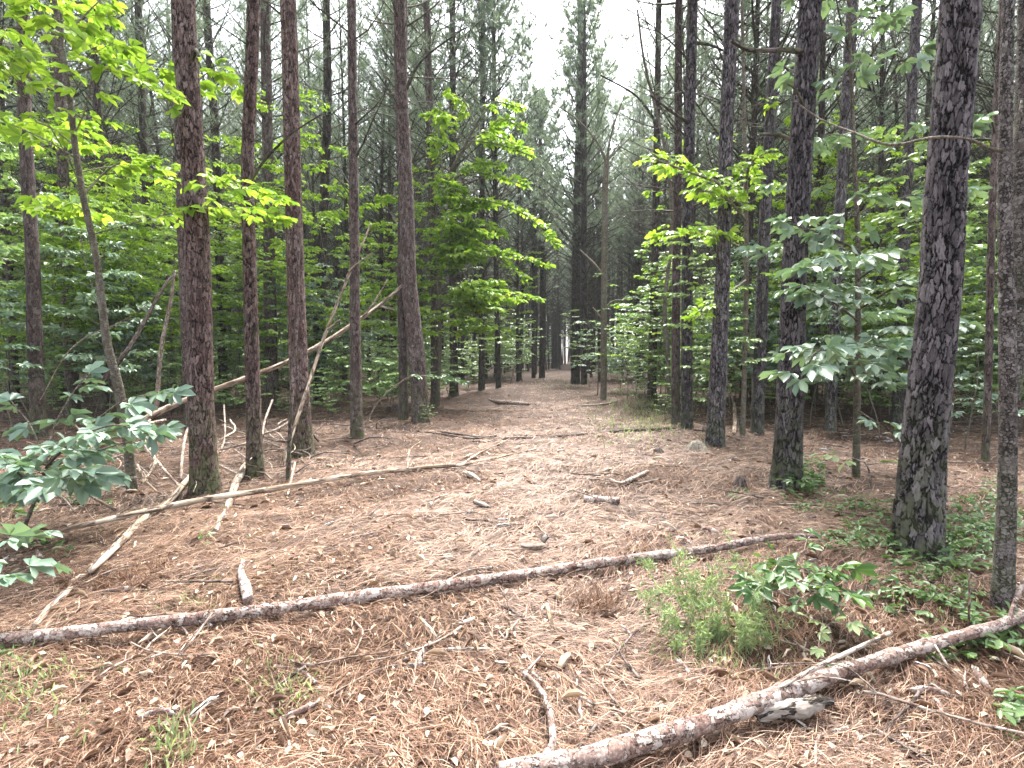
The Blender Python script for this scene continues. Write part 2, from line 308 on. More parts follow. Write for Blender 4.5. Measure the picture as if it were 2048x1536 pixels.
def pine_limbs(wood, axis, rad, H, crown0=.52, dead=(3.5, None), nd=22, live=48, sides=4, low=False, rk=1.0, lk=1.0):
    """axis(z)->point ; returns tuft positions and directions"""
    TP, TD = [], []
    z0, z1 = dead[0], crown0 * H
    for _ in range(nd):
        z = U(z0, z1 + 1); L = U(.4, 1.9) * (.6 + .6 * (z - z0) / max(1, z1 - z0)); e = U(.2, 1.0)
        L *= 1.4; b = branch_pts(axis(z), U(0, 6.28), L, e, e + U(-.4, .5), 5, .12); r = U(.009, .020) * rk
        tube(wood, b, np.linspace(r, .003, 5), sides, cap=False)
        for k in range(2 if low else 4):
            q = b[rng.integers(1, 5)]; l2 = L * U(.2, .45); tube(wood, branch_pts(q, U(0, 6.28), l2, U(0, .9), U(0, .9), 3, .2), [r * .45, .003, .002], 3, cap=False)
    for k in range(live):
        f = (k + U()) / live; z = z1 + (H - z1) * f; L = (2.6 * (1 - f) ** .65 + .35) * U(.7, 1.15) * (.75 if f < .1 else 1); e = .45 + .55 * f + U(-.2, .2)
        L *= lk; b = branch_pts(axis(z), k * 2.4 + U(-.4, .4), L, e, e + .35, 6, .1); r = (.008 + .012 * (1 - f)) * rk
        tube(wood, b, np.linspace(r * 1.3, .004, 6), sides, cap=False)
        TP.append(b[-1]); TD.append(b[-1] - b[-2])
        for _ in range(3 if low else 8):
            kk = rng.integers(2, 6); q = b[kk]; l2 = U(.25, .75) * (1 - .5 * f); s = branch_pts(q, U(0, 6.28), l2, U(0, .8), U(.3, 1.2), 3, .2)
            if not low: tube(wood, s, np.array([.006, .004, .003]) * rk, 3, cap=False)
            TP.append(s[-1]); TD.append(s[-1] - s[-2])
            if not low: TP.append(s[1]); TD.append(s[-1] - s[-2])
    return np.array(TP), nrm(np.array(TD))
def pine_variant(H, r0, low=False, crown0=None):
    sway = rng.normal(0, .10, 2); cu = rng.normal(0, .12, 2)
    def axis(z): t = z / H; return np.array([sway[0] * t * 2 + cu[0] * math.sin(t * 4), sway[1] * t * 2 + cu[1] * math.sin(t * 4), z])
    wood = MB(); zs = np.concatenate([[-.15, .0, .12, .3], np.arange(.8, H, 1.2 if not low else 3.5), [H]])
    rr = r0 * np.maximum(.05, 1 - .86 * (np.maximum(zs, 0) / H) ** .95); rr[:3] *= [1.3, 1.22, 1.08]
    tube(wood, [axis(z) for z in zs], rr, 10 if not low else 6, cap=False, r_ref=.16)
    P, D = pine_limbs(wood, axis, r0, H, crown0 or U(.32, .48), (3.5, None), 56 if not low else 18, 50 if not low else 36, 4 if not low else 3, low, 1.6 if not low else 2.5)
    cr = MB(); tufts(cr, P, D, 7 if not low else 10, .24 if not low else .36, .009 if not low else .022)
    return wood, cr
VAR = []
for k in range(6):
    wv, cv = pine_variant(U(17, 21), U(.085, .13)); VAR.append((wv.mesh('trunk', M['bark_far'], True), cv.mesh('crown', M['needle_green'])))
def pine_copy(p, rz, sc, label, group, v=None):
    v = rng.integers(len(VAR)) if v is None else v
    r = empty('pine_tree', (p[0], p[1], p[2]), rz); r.scale = (sc * U(.85, 1.2),) * 2 + (sc,); r.rotation_euler = (rng.normal(0, .012), rng.normal(0, .012), rz)
    link('trunk', VAR[v][0], r); link('crown', VAR[v][1], r)
    tag(r, label, 'tree', group); return r
TR = []          # traced positions
def traced_pine(pts, label, m='bark_far', H=19.0, group=None, limbs=(), nd=10, fine=False, d=None, crown0=None, low_dead=3.0, name='pine_tree'):
    """pts: (px, py, width px) from the base upward"""
    base = ground_at(pts[0][0], pts[0][1]); d = base[1]; TR.append((base[0], d))
    P = [at(px, py, d) for px, py, w_ in pts]; P[0] = base; ca = math.cos(math.atan(base[0] / d)); rw = [w_ * ca * d / F / 2 for _, _, w_ in pts]
    P = [p - base for p in P]; P = np.array(P); 
    dirv = nrm(P[-1] - P[0]); top = P[-1].copy(); rt = rw[-1]; z = top[2]; Q = list(P); Rr = list(rw)
    while z < H - 1.5:
        st = min(2.5, H - z); dirv = nrm(dirv * .6 + UP * .4 + np.append(rng.normal(0, .012, 2), 0)); Q.append(Q[-1] + dirv * st); z = Q[-1][2]; Rr.append(max(.02, rt * (1 - (z - top[2]) / (H - top[2] + .6))))
    Q = np.array(Q); Rr = np.array(Rr)
    Q = np.vstack([Q[0] - [0, 0, .12], Q]); Rr = np.concatenate([[Rr[0] * 1.02], Rr])
    wood = MB(); root = empty(name, base)
    zs = Q[:, 2]
    if fine:
        zc = top[2] + .3; 
        A, ra = smooth(Q, Rr, .013); kk = int(np.argmax(A[:, 2] > zc)) or len(A) - 1
        tube(wood, A[:kk + 1], ra[:kk + 1], 110, flare=.42, cap=False, r_ref=rw[0], rough=.0)
        tube(wood, A[kk::60], ra[kk::60], 24, cap=False, r_ref=rw[0])
    else:
        tube(wood, Q, Rr, 18, step=.25, cap=False, flare=.25, r_ref=rw[0], rough=.012)
    def axis(zz): return np.array([np.interp(zz, zs, Q[:, 0]), np.interp(zz, zs, Q[:, 1]), zz])
    tr = wood.build('trunk', M[m], root, True)
    lm = MB()
    TP, TD = pine_limbs(lm, axis, rw[0], H, crown0 or (U(.45, .54) if d < 14 else U(.33, .45)), (low_dead, None), nd + 4 if d < 14 else nd * 2 + 14, 56 if d < 20 else 74, 4, False, max(1, d / 15), 1 if d < 20 else 1.5)
    for lb in limbs:
        L3 = np.array([at(a_, b_, d + dd) - base for a_, b_, dd, _ in lb]); tube(lm, L3, [x[3] * d / F / 2 for x in lb], 8, step=.06, rough=.06)
    lm.build('branches', M['bark_far'] if m != 'twig' else M['twig'], root, True)['kind'] = 'stuff'
    c = MB(); tufts(c, TP, TD, 5 if d < 14 else (9 if d < 20 else 23), .24, .006 * max(1, d / 14)); c.build('crown', M['needle_green'], root)
    return tag(root, label, 'tree', group)

GP = 'pines along the needle path'
traced_pine([(411, 988, 58), (402, 800, 52), (396, 512, 49), (380, 230, 47), (367, 0, 45)], 'thick reddish pine trunk with mossy green foot, nearest pine left of path', 'bark_red', 20, GP, fine=True, nd=9, low_dead=6,
            limbs=[[(384, 118, -.1, 10), (392, 100, -.25, 7), (398, 112, -.3, 4)]])
traced_pine([(511, 955, 34), (505, 750, 29), (499, 512, 26), (495, 330, 24), (507, 0, 25)], 'slim brown pine just right of the thick reddish one, pale log at its foot', 'bark_red', 18, GP, fine=True, nd=6, low_dead=5,
            limbs=[[(496, 370, 0, 7), (530, 320, -.1, 5), (580, 270, -.2, 4), (640, 230, -.3, 2)], [(500, 690, -.1, 4), (535, 600, -.2, 2)]])
traced_pine([(606, 912, 42), (598, 750, 38), (590, 512, 34), (583, 250, 32), (576, 0, 30)], 'upright brown pine with a thin red stem leaning in front of it', 'bark_red', 19, GP, fine=True, nd=9, low_dead=5)
traced_pine([(714, 876, 26), (711, 700, 22), (709, 512, 19), (706, 250, 18), (703, 0, 17)], 'straight narrow pine at the left, standing alone before the crossing dead poles', 'bark_mid', 18, GP, nd=12, low_dead=4)
traced_pine([(842, 845, 34), (834, 720, 33), (818, 560, 30), (813, 400, 28), (803, 200, 25), (799, 0, 23)], 'dark pine bending left above its foot, at the left path edge', 'bark_mid', 18, GP, fine=True, nd=12, low_dead=4,
            limbs=[[(812, 180, 0, 6), (845, 120, -.2, 4), (930, 55, -.3, 2)]])
traced_pine([(807, 840, 19), (806, 700, 18), (803, 560, 17), (806, 300, 15), (808, 0, 13)], 'thin straight pine touching the left side of the bent dark pine', 'bark_mid', 18, GP, nd=10, low_dead=4)
traced_pine([(870, 811, 17), (869, 600, 16), (864, 400, 14), (853, 0, 13)], 'dark pine directly right of the bent pine, behind it', 'bark_mid', 18, GP, nd=16, low_dead=4)
traced_pine([(908, 788, 18), (906, 512, 14), (905, 0, 11)], 'pine behind the bright yellow-green sapling, left of the path', 'bark_far', 19, GP, nd=16, low_dead=4)
traced_pine([(963, 780, 13), (964, 512, 11), (966, 0, 9)], 'slender pine in the left path edge row, second from its far end of bare stems', 'bark_far', 19, GP, nd=16, low_dead=4)
traced_pine([(997, 780, 11), (992, 512, 10), (988, 100, 8)], 'slender pine closest to the path on its left side by the short log', 'bark_far', 18, GP, nd=16, low_dead=4)
traced_pine([(1067, 757, 8), (1067, 500, 8), (1070, 250, 6)], 'far thin pine on the left path edge, left one of a close pair', 'bark_far', 19, GP, nd=16, low_dead=5)
traced_pine([(1084, 756, 12), (1084, 500, 9), (1080, 250, 6)], 'far pine on the left path edge, right one of a close pair', 'bark_far', 19, GP, nd=16, low_dead=5)
traced_pine([(1151, 769, 19), (1153, 500, 17), (1160, 180, 14), (1161, 0, 10)], 'tall dark pine rising at the right of the path end, front one of a pair', 'bark_far', 21, GP, nd=40, low_dead=3, crown0=.3)
traced_pine([(1168, 770, 12), (1168, 500, 12), (1168, 200, 10)], 'pine partly hidden behind the right side of the tall path end pine', 'bark_far', 20, GP, nd=26, low_dead=3, crown0=.33)
traced_pine([(1303, 801, 19), (1308, 600, 16), (1312, 400, 14), (1318, 0, 11)], 'dark pine right of the path beside pale grass, left of the trunk cluster', 'bark_far', 19, GP, nd=20, low_dead=4,
            limbs=[[(1310, 240, 0, 6), (1270, 190, 0, 4), (1200, 150, 0, 3)]])
traced_pine([(1351, 848, 17), (1352, 600, 17), (1356, 300, 15), (1357, 0, 14)], 'left pine of the tight trunk cluster right of the path', 'bark_mid', 19, GP, nd=20, low_dead=4)
traced_pine([(1374, 856, 23), (1374, 600, 21), (1378, 300, 21), (1385, 0, 19)], 'thicker right pine of the tight trunk cluster right of the path', 'bark_grey', 19, GP, fine=True, nd=20, low_dead=4,
            limbs=[[(1376, 245, -.1, 7), (1345, 225, -.3, 5), (1300, 190, -.5, 3)], [(1383, 85, .1, 7), (1420, 90, 0, 5), (1455, 105, -.1, 4)]])
traced_pine([(1430, 890, 37), (1438, 700, 32), (1447, 512, 27), (1453, 250, 26), (1464, 0, 26)], 'dark pine with a flat rotted stump mound at its foot', 'bark_grey', 19, GP, fine=True, nd=14, low_dead=4,
            limbs=[[(1460, 30, 0, 8), (1452, 0, 0, 6), (1440, -40, 0, 4)]])
traced_pine([(1514, 868, 26), (1520, 700, 25), (1527, 512, 24), (1540, 250, 21), (1553, 0, 19)], 'pine between the mound-foot pine and the ivy-footed pine', 'bark_grey', 19, GP, nd=16, low_dead=4)
traced_pine([(1572, 975, 60), (1582, 750, 52), (1590, 512, 48), (1605, 250, 45), (1621, 0, 42)], 'large dark pine with ivy leaves climbing round its foot', 'bark_grey', 20, GP, fine=True, nd=7, low_dead=6,
            limbs=[[(1600, 103, -.05, 11), (1570, 100, -.15, 9), (1500, 100, -.3, 7), (1462, 82, -.4, 5)],
                   [(1592, 285, 0, 9), (1560, 270, .05, 7), (1520, 268, .1, 4)], [(1606, 210, -.2, 6), (1592, 180, -.25, 4), (1575, 168, -.3, 3)]])
traced_pine([(1660, 862, 23), (1668, 700, 23), (1675, 512, 22), (1690, 250, 21), (1704, 0, 21)], 'dark pine behind the leafy sapling, right of the ivy-footed pine', 'bark_grey', 19, GP, nd=16, low_dead=4)
traced_pine([(1798, 850, 30), (1803, 650, 27), (1808, 512, 24), (1820, 250, 22), (1834, 0, 20)], 'dark pine just left of and behind the biggest pine', 'bark_grey', 19, GP, nd=16, low_dead=4,
            limbs=[[(1840, 130, 0, 8), (1815, 122, 0, 5), (1795, 122, 0, 3)]])
traced_pine([(1832, 1106, 104), (1851, 850, 92), (1878, 600, 84), (1893, 350, 81), (1921, 0, 78)], 'biggest pine, thick grey plated trunk at the right, leaning slightly right', 'bark_grey', 21, GP, fine=True, nd=5, low_dead=7)
traced_pine([(80, 880, 36), (70, 700, 33), (65, 512, 30), (50, 250, 28), (45, 0, 27)], 'dark pine at the far left behind the broad leaves', 'bark_mid', 19, GP, nd=14, low_dead=4)
traced_pine([(148, 830, 30), (137, 650, 26), (128, 400, 24), (113, 0, 22)], 'dark pine left of the curved smooth tree, in shade', 'bark_mid', 19, GP, nd=14, low_dead=4)
traced_pine([(545, 815, 26), (540, 600, 25), (537, 400, 22), (530, 0, 20)], 'dark pine standing between the slim brown pine and the upright brown pine', 'bark_mid', 19, GP, nd=14, low_dead=4)
traced_pine([(380, 870, 20), (368, 600, 18), (358, 300, 17), (350, 0, 16)], 'dark pine peeping out behind the left side of the thick reddish pine', 'bark_mid', 19, GP, nd=12, low_dead=4)
traced_pine([(305, 800, 20), (300, 600, 18), (288, 300, 16), (276, 0, 15)], 'background pine halfway between the curved tree and the thick reddish pine', 'bark_far', 19, GP, nd=14, low_dead=4)
traced_pine([(213, 815, 22), (207, 600, 20), (198, 300, 18), (185, 0, 15)], 'background pine crossed by the curved smooth tree', 'bark_far', 19, GP, nd=14, low_dead=4)
traced_pine([(448, 800, 20), (442, 600, 19), (432, 300, 17), (412, 0, 16)], 'background pine between the thick reddish pine and the slim brown one', 'bark_far', 19, GP, nd=14, low_dead=4)
traced_pine([(637, 805, 20), (645, 500, 18), (655, 200, 17), (652, 0, 15)], 'background pine right of the upright brown pine, crossed by the leaning poles', 'bark_far', 19, GP, nd=14, low_dead=4)
traced_pine([(1971, 925, 17), (1978, 700, 16), (1985, 400, 15)], 'short-looking dark trunk in the gap between the biggest pine and the scaly twin tree', 'bark_mid', 17, GP, nd=12, low_dead=4)

# fill: plantation rows
PXN = [(60, 'the leftmost pine'), (240, 'the curved smooth tree'), (400, 'the thick reddish pine'), (600, 'the upright brown pine'), (820, 'the bent dark pine'), (1050, 'the path edge pair'),
       (1160, 'the path end pines'), (1370, 'the trunk cluster'), (1575, 'the ivy-footed pine'), (1860, 'the biggest pine')]
def where(px):
    if px < PXN[0][0]: return 'left of ' + PXN[0][1]
    if px > PXN[-1][0]: return 'right of ' + PXN[-1][1]
    for a_, b_ in zip(PXN, PXN[1:]):
        if a_[0] <= px <= b_[0]: return 'between ' + a_[1] + ' and ' + b_[1]
def edges(d): return -3.9 + .14 * d, 2.3 + .088 * d
cand = []
for side in (-1, 1):
    for row in range(-1, 26):
        for kk in range(74):
            d = 8 + kk * 1.8 + rng.normal(0, .5)
            if d > 105: continue
            e = edges(d)[0 if side < 0 else 1]; x = e + side * (row * 2.55 + .2) + rng.normal(0, .35)
            if rng.random() < .10 or (row < 0 and d < 58): continue
            px, py = proj((x, d, 0))
            if abs(x) > d * 1.05 + 4: continue
            lim = 14.5 if row > 0 else 30
            if d < lim and -150 < px < 2200: continue
            if any((x - a_) ** 2 + (d - b_) ** 2 < 1.8 ** 2 for a_, b_ in TR): continue
            cand.append((d, x, px))
cand.sort(); vis = [c for c in cand]
ind, rest = vis[:262], vis[215:]
for d, x, px in ind:
    far = 'middle distance' if d < 24 else 'distant'
    pine_copy((x, d, float(gh(x, d)) - .02), U(0, 6.28), U(.85, 1.12), f'{far} slim pine, {where(px)}', 'slim pines behind the front rows')
# far woods as one mass
fw, fc = [], []
LOW = [pine_variant(U(17, 21), U(.09, .13), True) for _ in range(5)]
def merged(parts, name, m, parent=None):
    big = MB()
    for mbs, T in parts:
        for v_, b_ in ((mbs['v'], mbs['b']),):
            big.add(T(v_), mbs['q'], mbs['t'], b_)
    return big.build(name, m, parent, True)
def pack(mb):
    return dict(v=np.concatenate(mb.v), b=np.concatenate(mb.b), q=np.concatenate(mb.q) if mb.q else None, t=np.concatenate(mb.t) if mb.t else None)
LP = [(pack(a_), pack(b_)) for a_, b_ in LOW]
def xf(x, y, a_, s):
    c, sn = math.cos(a_) * s, math.sin(a_) * s; Mx = np.array([[c, -sn, 0], [sn, c, 0], [0, 0, s]]); o_ = np.array([x, y, float(gh(x, y)) - .05])
    return lambda v: v @ Mx.T + o_
pw, pc = [], []
for d, x, px in rest:
    k = rng.integers(5); T = xf(x, d, U(0, 6.28), U(.85, 1.12)); pw.append((LP[k][0], T)); pc.append((LP[k][1], T))
for k in range(320):   # deeper still
    d = U(100, 150); x = U(-1, 1) * (d * .9); e = edges(d)
    T = xf(x, d, U(0, 6.28), U(.85, 1.2)); kk = rng.integers(5); pw.append((LP[kk][0], T)); pc.append((LP[kk][1], T))
fwd = merged(pw, 'far_woods', M['bark_far']); tag(fwd, 'mass of pines fading away behind all nearer trees', 'woods', None, 'stuff')
merged(pc, 'canopy', M['needle_green'], fwd)['kind'] = 'stuff'

# ------------------------------------------------------------------ hardwood saplings
def twig_leaves(wood, lf, b, L, style, dens=1.0, up=0.0):
    """leafy side twigs along a branch polyline b"""
    seg = np.linalg.norm(np.diff(b, axis=0), axis=1); tot = seg.sum(); n = max(2, int(tot / .17 * dens)); O, D = [], []
    cs = np.concatenate([[0], np.cumsum(seg)])
    for k in range(n):
        s = tot * (.22 + .78 * (k + U(.2, .8)) / n); i_ = min(len(seg) - 1, int(np.searchsorted(cs, s) - 1)); q = b[i_] + (b[i_ + 1] - b[i_]) * ((s - cs[i_]) / seg[i_])
        t = nrm(b[i_ + 1] - b[i_]); h = math.atan2(t[1], t[0]) + (1 if k % 2 else -1) * U(.5, 1.2); l2 = U(.12, .38) * (1.1 - .5 * s / tot)
        tw = branch_pts(q, h, l2, U(-.1, .35) + up, U(-.25, .1), 3, .15); tube(wood, tw, [.0032, .0025, .0016], 3, cap=False)
        O.append(tw[-1]); D.append(tw[-1] - tw[-2]); O.append(tw[1]); D.append(rot((tw[-1] - tw[-2])[None], UP[None], (1 if k % 3 else -1) * .9)[0])
        if style != 'comp':
            for _ in range(3): f = U(.2, 1); O.append(tw[0] + (tw[-1] - tw[0]) * f); D.append(rot((tw[-1] - tw[-2])[None], UP[None], U(-1.3, 1.3))[0])
    O.append(b[-1]); D.append(b[-1] - b[-2])
    O = np.array(O); D = nrm(np.array(D)); m = len(O); ups = UP + .45 * rng.standard_normal((m, 3))
    if style == 'comp': compound(lf, O, D + [0, 0, -.05], ups, L * U(.75, 1.2, m))
    elif style == 'tri': compound(lf, O, D + [0, 0, -.08], ups, L * U(.75, 1.2, m), 3)
    else: leaves(lf, O, D + [0, 0, -.2], ups, L * U(.75, 1.2, m), .6, .1)
def limbs_on(wood, lf, pts, nb, z0, z1, spread, L, style, bias=None, r0=.008, dens=1.0):
    zz = np.cumsum(np.concatenate([[0], np.linalg.norm(np.diff(pts, axis=0), axis=1)])); 
    for k in range(nb):
        f = (k + U(.1, .9)) / nb; z = z0 + (z1 - z0) * f
        p = np.array([np.interp(z, pts[:, 2], pts[:, c]) for c in range(3)]); az = k * 2.4 + U(-.5, .5)
        if bias is not None and rng.random() < .7: az = bias + U(-.9, .9)
        l = spread * U(.55, 1.1) * (1 - .45 * f); e = U(.15, .7)
        b = branch_pts(p, az, l, e, U(-.15, .1), 6, .12); tube(wood, b, np.linspace(r0 * (1 - .4 * f), .002, 6), 4, cap=False)
        twig_leaves(wood, lf, b, L, style, dens)
        if l > .9:
            for _ in range(2): q = b[rng.integers(2, 5)]; s = branch_pts(q, az + U(-1, 1), l * .45, .15, -.05, 4, .1); tube(wood, s, [.004, .003, .002, .002], 3, cap=False); twig_leaves(wood, lf, s, L, style, dens)
def sapling_variant(H, spread, nb, L, style, r0=.018, z0=.25, dens=1.0):
    wood, lf = MB(), MB(); n = 8; p = [np.array([0, 0, -.05])]; dr = np.append(rng.normal(0, .10, 2), 1)
    for k in range(n): dr = dr + np.append(rng.normal(0, .07, 2), 0); p.append(p[-1] + dr * H / n)
    p = np.array(p); tube(wood, p, np.linspace(r0, .003, n + 1), 7, step=.15)
    limbs_on(wood, lf, p, nb, z0 * H, H * .98, spread, L, style, dens=dens)
    return wood, lf
SV = []
for H, sprd, nb, L, st, lm in [(5.5, 1.5, 26, .14, 'simple', 'leaf_green'), (7.0, 1.8, 28, .16, 'comp', 'leaf_green'), (3.6, 1.3, 24, .13, 'simple', 'leaf_green'), (6.2, 1.7, 28, .15, 'simple', 'leaf_yellow'),
                          (2.2, .8, 16, .13, 'comp', 'leaf_blue'), (4.5, 1.4, 24, .14, 'tri', 'leaf_blue'), (1.3, .5, 10, .10, 'simple', 'leaf_green'), (9.0, 2.1, 34, .16, 'comp', 'leaf_yellow')]:
    a_, b_ = sapling_variant(H, sprd, nb, L, st); SV.append((a_.mesh('trunk', M['bark_smooth'], True), b_.mesh('foliage', M[lm]), H, a_, b_))
KN = ['green leafy', 'tall broad-leaved', 'short green', 'yellow-green', 'knee-high bluish', 'bluish-green', 'tiny', 'tall yellow-green']
def sapling_copy(x, d, v, sc, label=None, group='saplings growing under the pines'):
    r = empty('sapling', (x, d, float(gh(x, d)) - .01), U(0, 6.28)); r.scale = (sc,) * 3
    link('trunk', SV[v][0], r); link('foliage', SV[v][1], r)
    px = proj((x, d, 0))[0]; far = 'near' if d < 12 else ('midway' if d < 22 else 'far back')
    tag(r, label or f'{KN[v]} sapling {far}, {where(px)}', 'sapling', group); return r
# named saplings (pixel of foot)
for px, py, v, sc in [(1195, 790, 4, 1.2), (1180, 775, 0, .6), (1240, 785, 5, .8), (1045, 762, 0, .7), (1020, 768, 2, .9), (935, 785, 0, .9), (900, 800, 2, .8), (760, 800, 5, .9), (690, 815, 0, .8), (740, 790, 1, .8),
                      (560, 800, 0, .8), (470, 815, 3, .9), (330, 820, 0, .9), (270, 800, 3, 1.0), (180, 800, 7, .8), (100, 790, 1, .9), (20, 820, 3, .9), (30, 880, 5, .8), (240, 840, 5, .7),
                      (1270, 800, 3, .7), (1330, 790, 0, .9), (1400, 810, 5, 1.0), (1460, 820, 0, .8), (1540, 810, 5, 1.0), (1620, 850, 5, .8), (1600, 810, 3, .8), (1690, 860, 0, .8), (1760, 880, 5, .75), (1740, 830, 7, .7),
                      (1830, 850, 0, .8), (1900, 840, 5, .9), (1950, 820, 3, .9), (2010, 850, 0, .9), (2090, 880, 1, .8), (-60, 860, 1, .9), (1290, 815, 6, .8), (1255, 800, 6, .8), (1330, 840, 6, .5), (1555, 830, 4, .9), (1930, 900, 4, .8), (860, 850, 6, .35)]:
    p = ground_at(px, py); sapling_copy(p[0], p[1], v, sc)
cnt = 0
while cnt < 200:
    d = (9.5 + 9 * rng.random()) if cnt < 75 else (14 + 28 * rng.random() ** .9); x = U(-1, 1) * d * 1.0; e = edges(d)
    if e[0] - .8 < x < e[1] + .8 or (d < 13.5 and 350 < proj((x, d, 0))[0] < 900): continue
    v = rng.choice([0, 1, 2, 3, 5, 7], p=[.14, .12, .22, .18, .12, .22] if x < d * .05 else [.2, .14, .24, .08, .24, .10]); sapling_copy(x, d, v, U(.7, 1.1) * (.8 if d < 14 and v in (3, 7, 1) else 1)); cnt += 1
# far undergrowth mass
big, bt = MB(), MB()
SMP = []
for k in (0, 2, 5, 3):
    a_ = sapling_variant([5, 3.2, 4, 6][(0, 2, 5, 3).index(k)], 1.6, 14, .24, 'simple', dens=.5); SMP.append((pack(a_[0]), pack(a_[1])))
n = 0
while n < 520:
    d = 32 + 60 * rng.random() ** .9; x = U(-1, 1) * d * 1.0; e = edges(d)
    if e[0] - .9 < x < e[1] + .9: continue
    k = rng.integers(4); T = xf(x, d, U(0, 6.28), U(.6, 1.15)); s = SMP[k]; bt.add(T(s[0]['v']), s[0]['q'], s[0]['t'], s[0]['b']); big.add(T(s[1]['v']), s[1]['q'], s[1]['t']); n += 1
n = 0
while n < 460:
    d = 11.5 + 22 * rng.random(); x = U(-1, 1) * d * 1.0; e = edges(d)
    if e[0] - .5 < x < e[1] + .5: continue
    k = rng.integers(4); T = xf(x, d, U(0, 6.28), U(.16, .5)); q_ = SMP[k]; bt.add(T(q_[0]['v']), q_[0]['q'], q_[0]['t'], q_[0]['b']); big.add(T(q_[1]['v']), q_[1]['q'], q_[1]['t']); n += 1
ug = big.build('undergrowth', M['leaf_green']); tag(ug, 'far green undergrowth between the distant pines', 'undergrowth', None, 'stuff')
tag(bt.build('stems', M['twig_dark'], ug), None, None, None, 'stuff')

# traced hardwoods
def hardwood(name, pts, label, m, leafm, limbs=(), auto=None, L=.12, style='comp', fine=False, extra=(), top=None, cat='tree', forks=()):
    base = ground_at(pts[0][0], pts[0][1]) if not isinstance(pts[0][0], tuple) else None; d = base[1]; TR.append((base[0], d))
    P = np.array([at(a_, b_, d + (q[3] if len(q) > 3 else 0)) - base for q in pts for a_, b_ in [(q[0], q[1])]]); P[0] = 0; ca = math.cos(math.atan(base[0] / d)); rw = [q[2] * ca * d / F / 2 for q in pts]
    if top:
        Pt = P[-1].copy(); k = 0
        while P[-1][2] < top: P = np.vstack([P, P[-1] + nrm(P[-1] - P[-2]) * .5 + UP * .5 + np.append(rng.normal(0, .06, 2), 0)]); rw.append(max(.004, rw[-1] * .82))
    P = np.vstack([P[0] - [0, 0, .08], P]); rw = [rw[0]] + rw
    wood, br, lf = MB(), MB(), MB(); root = empty(name, base)
    tube(wood, P, rw, 60 if fine else 12, step=.02 if fine else .06, rough=0 if fine else .02, flare=.15, cap=True, r_ref=rw[0])
    for fk in forks:
        Q = np.array([at(a_, b_, d + dd) - base for a_, b_, dd, _ in fk]); tube(wood, Q, [q[3] * d / F / 2 for q in fk], 40 if fine else 10, step=.02 if fine else .05, r_ref=rw[0])
    for lb in limbs:
        Q = np.array([at(a_, b_, d + dd) - base for a_, b_, dd, _ in lb]); Q2, _ = smooth(Q, [1] * len(Q), .2); tube(br, Q, [q[3] * d / F / 2 for q in lb], 6, step=.05, rough=.05)
        twig_leaves(br, lf, Q2, L, style, 1.25)
    for lb in extra:
        Q = np.array([at(a_, b_, d + dd) - base for a_, b_, dd, _ in lb]); tube(br, Q, [q[3] * d / F / 2 for q in lb], 6, step=.05, rough=.05)
    if auto: limbs_on(br, lf, P, *auto[0], L, style, **auto[1])
    wood.build('trunk', M[m], root, True)
    if br.n: br.build('branches', M[m if m not in ('bark_scaly',) else 'bark_smooth'], root, True)['kind'] = 'stuff'
    if lf.n: lf.build('foliage', M[leafm], root)
    return tag(root, label, cat)
hardwood('hardwood_tree', [(264, 985, 23), (255, 880, 22), (236, 770, 21), (215, 690, 18), (203, 600, 16), (192, 512, 15), (166, 390, 14), (150, 290, 13), (137, 175, 13), (118, 80, 12), (104, -20, 11)],
         'curved smooth grey-brown tree leaning left, behind the broad bluish leaves', 'bark_smooth', 'leaf_yellow',
         limbs=[[(140, 150, 0, 6), (200, 135, -.2, 4), (290, 170, -.4, 3), (345, 215, -.5, 2)], [(137, 190, 0, 5), (80, 170, -.4, 4), (20, 130, -.8, 3), (-60, 110, -1, 2)], [(150, 290, 0, 5), (90, 250, .3, 4), (20, 240, .4, 2)],
                [(118, 80, 0, 5), (170, 30, .2, 3), (200, 0, .3, 2)], [(165, 390, 0, 4), (230, 330, .3, 3), (300, 320, .4, 2)], [(120, 100, 0, 5), (50, 60, -.3, 3), (-40, 50, -.5, 2)]],
         auto=((26, 2.6, 7.8, 2.0), dict()), L=.15, style='comp', top=8)
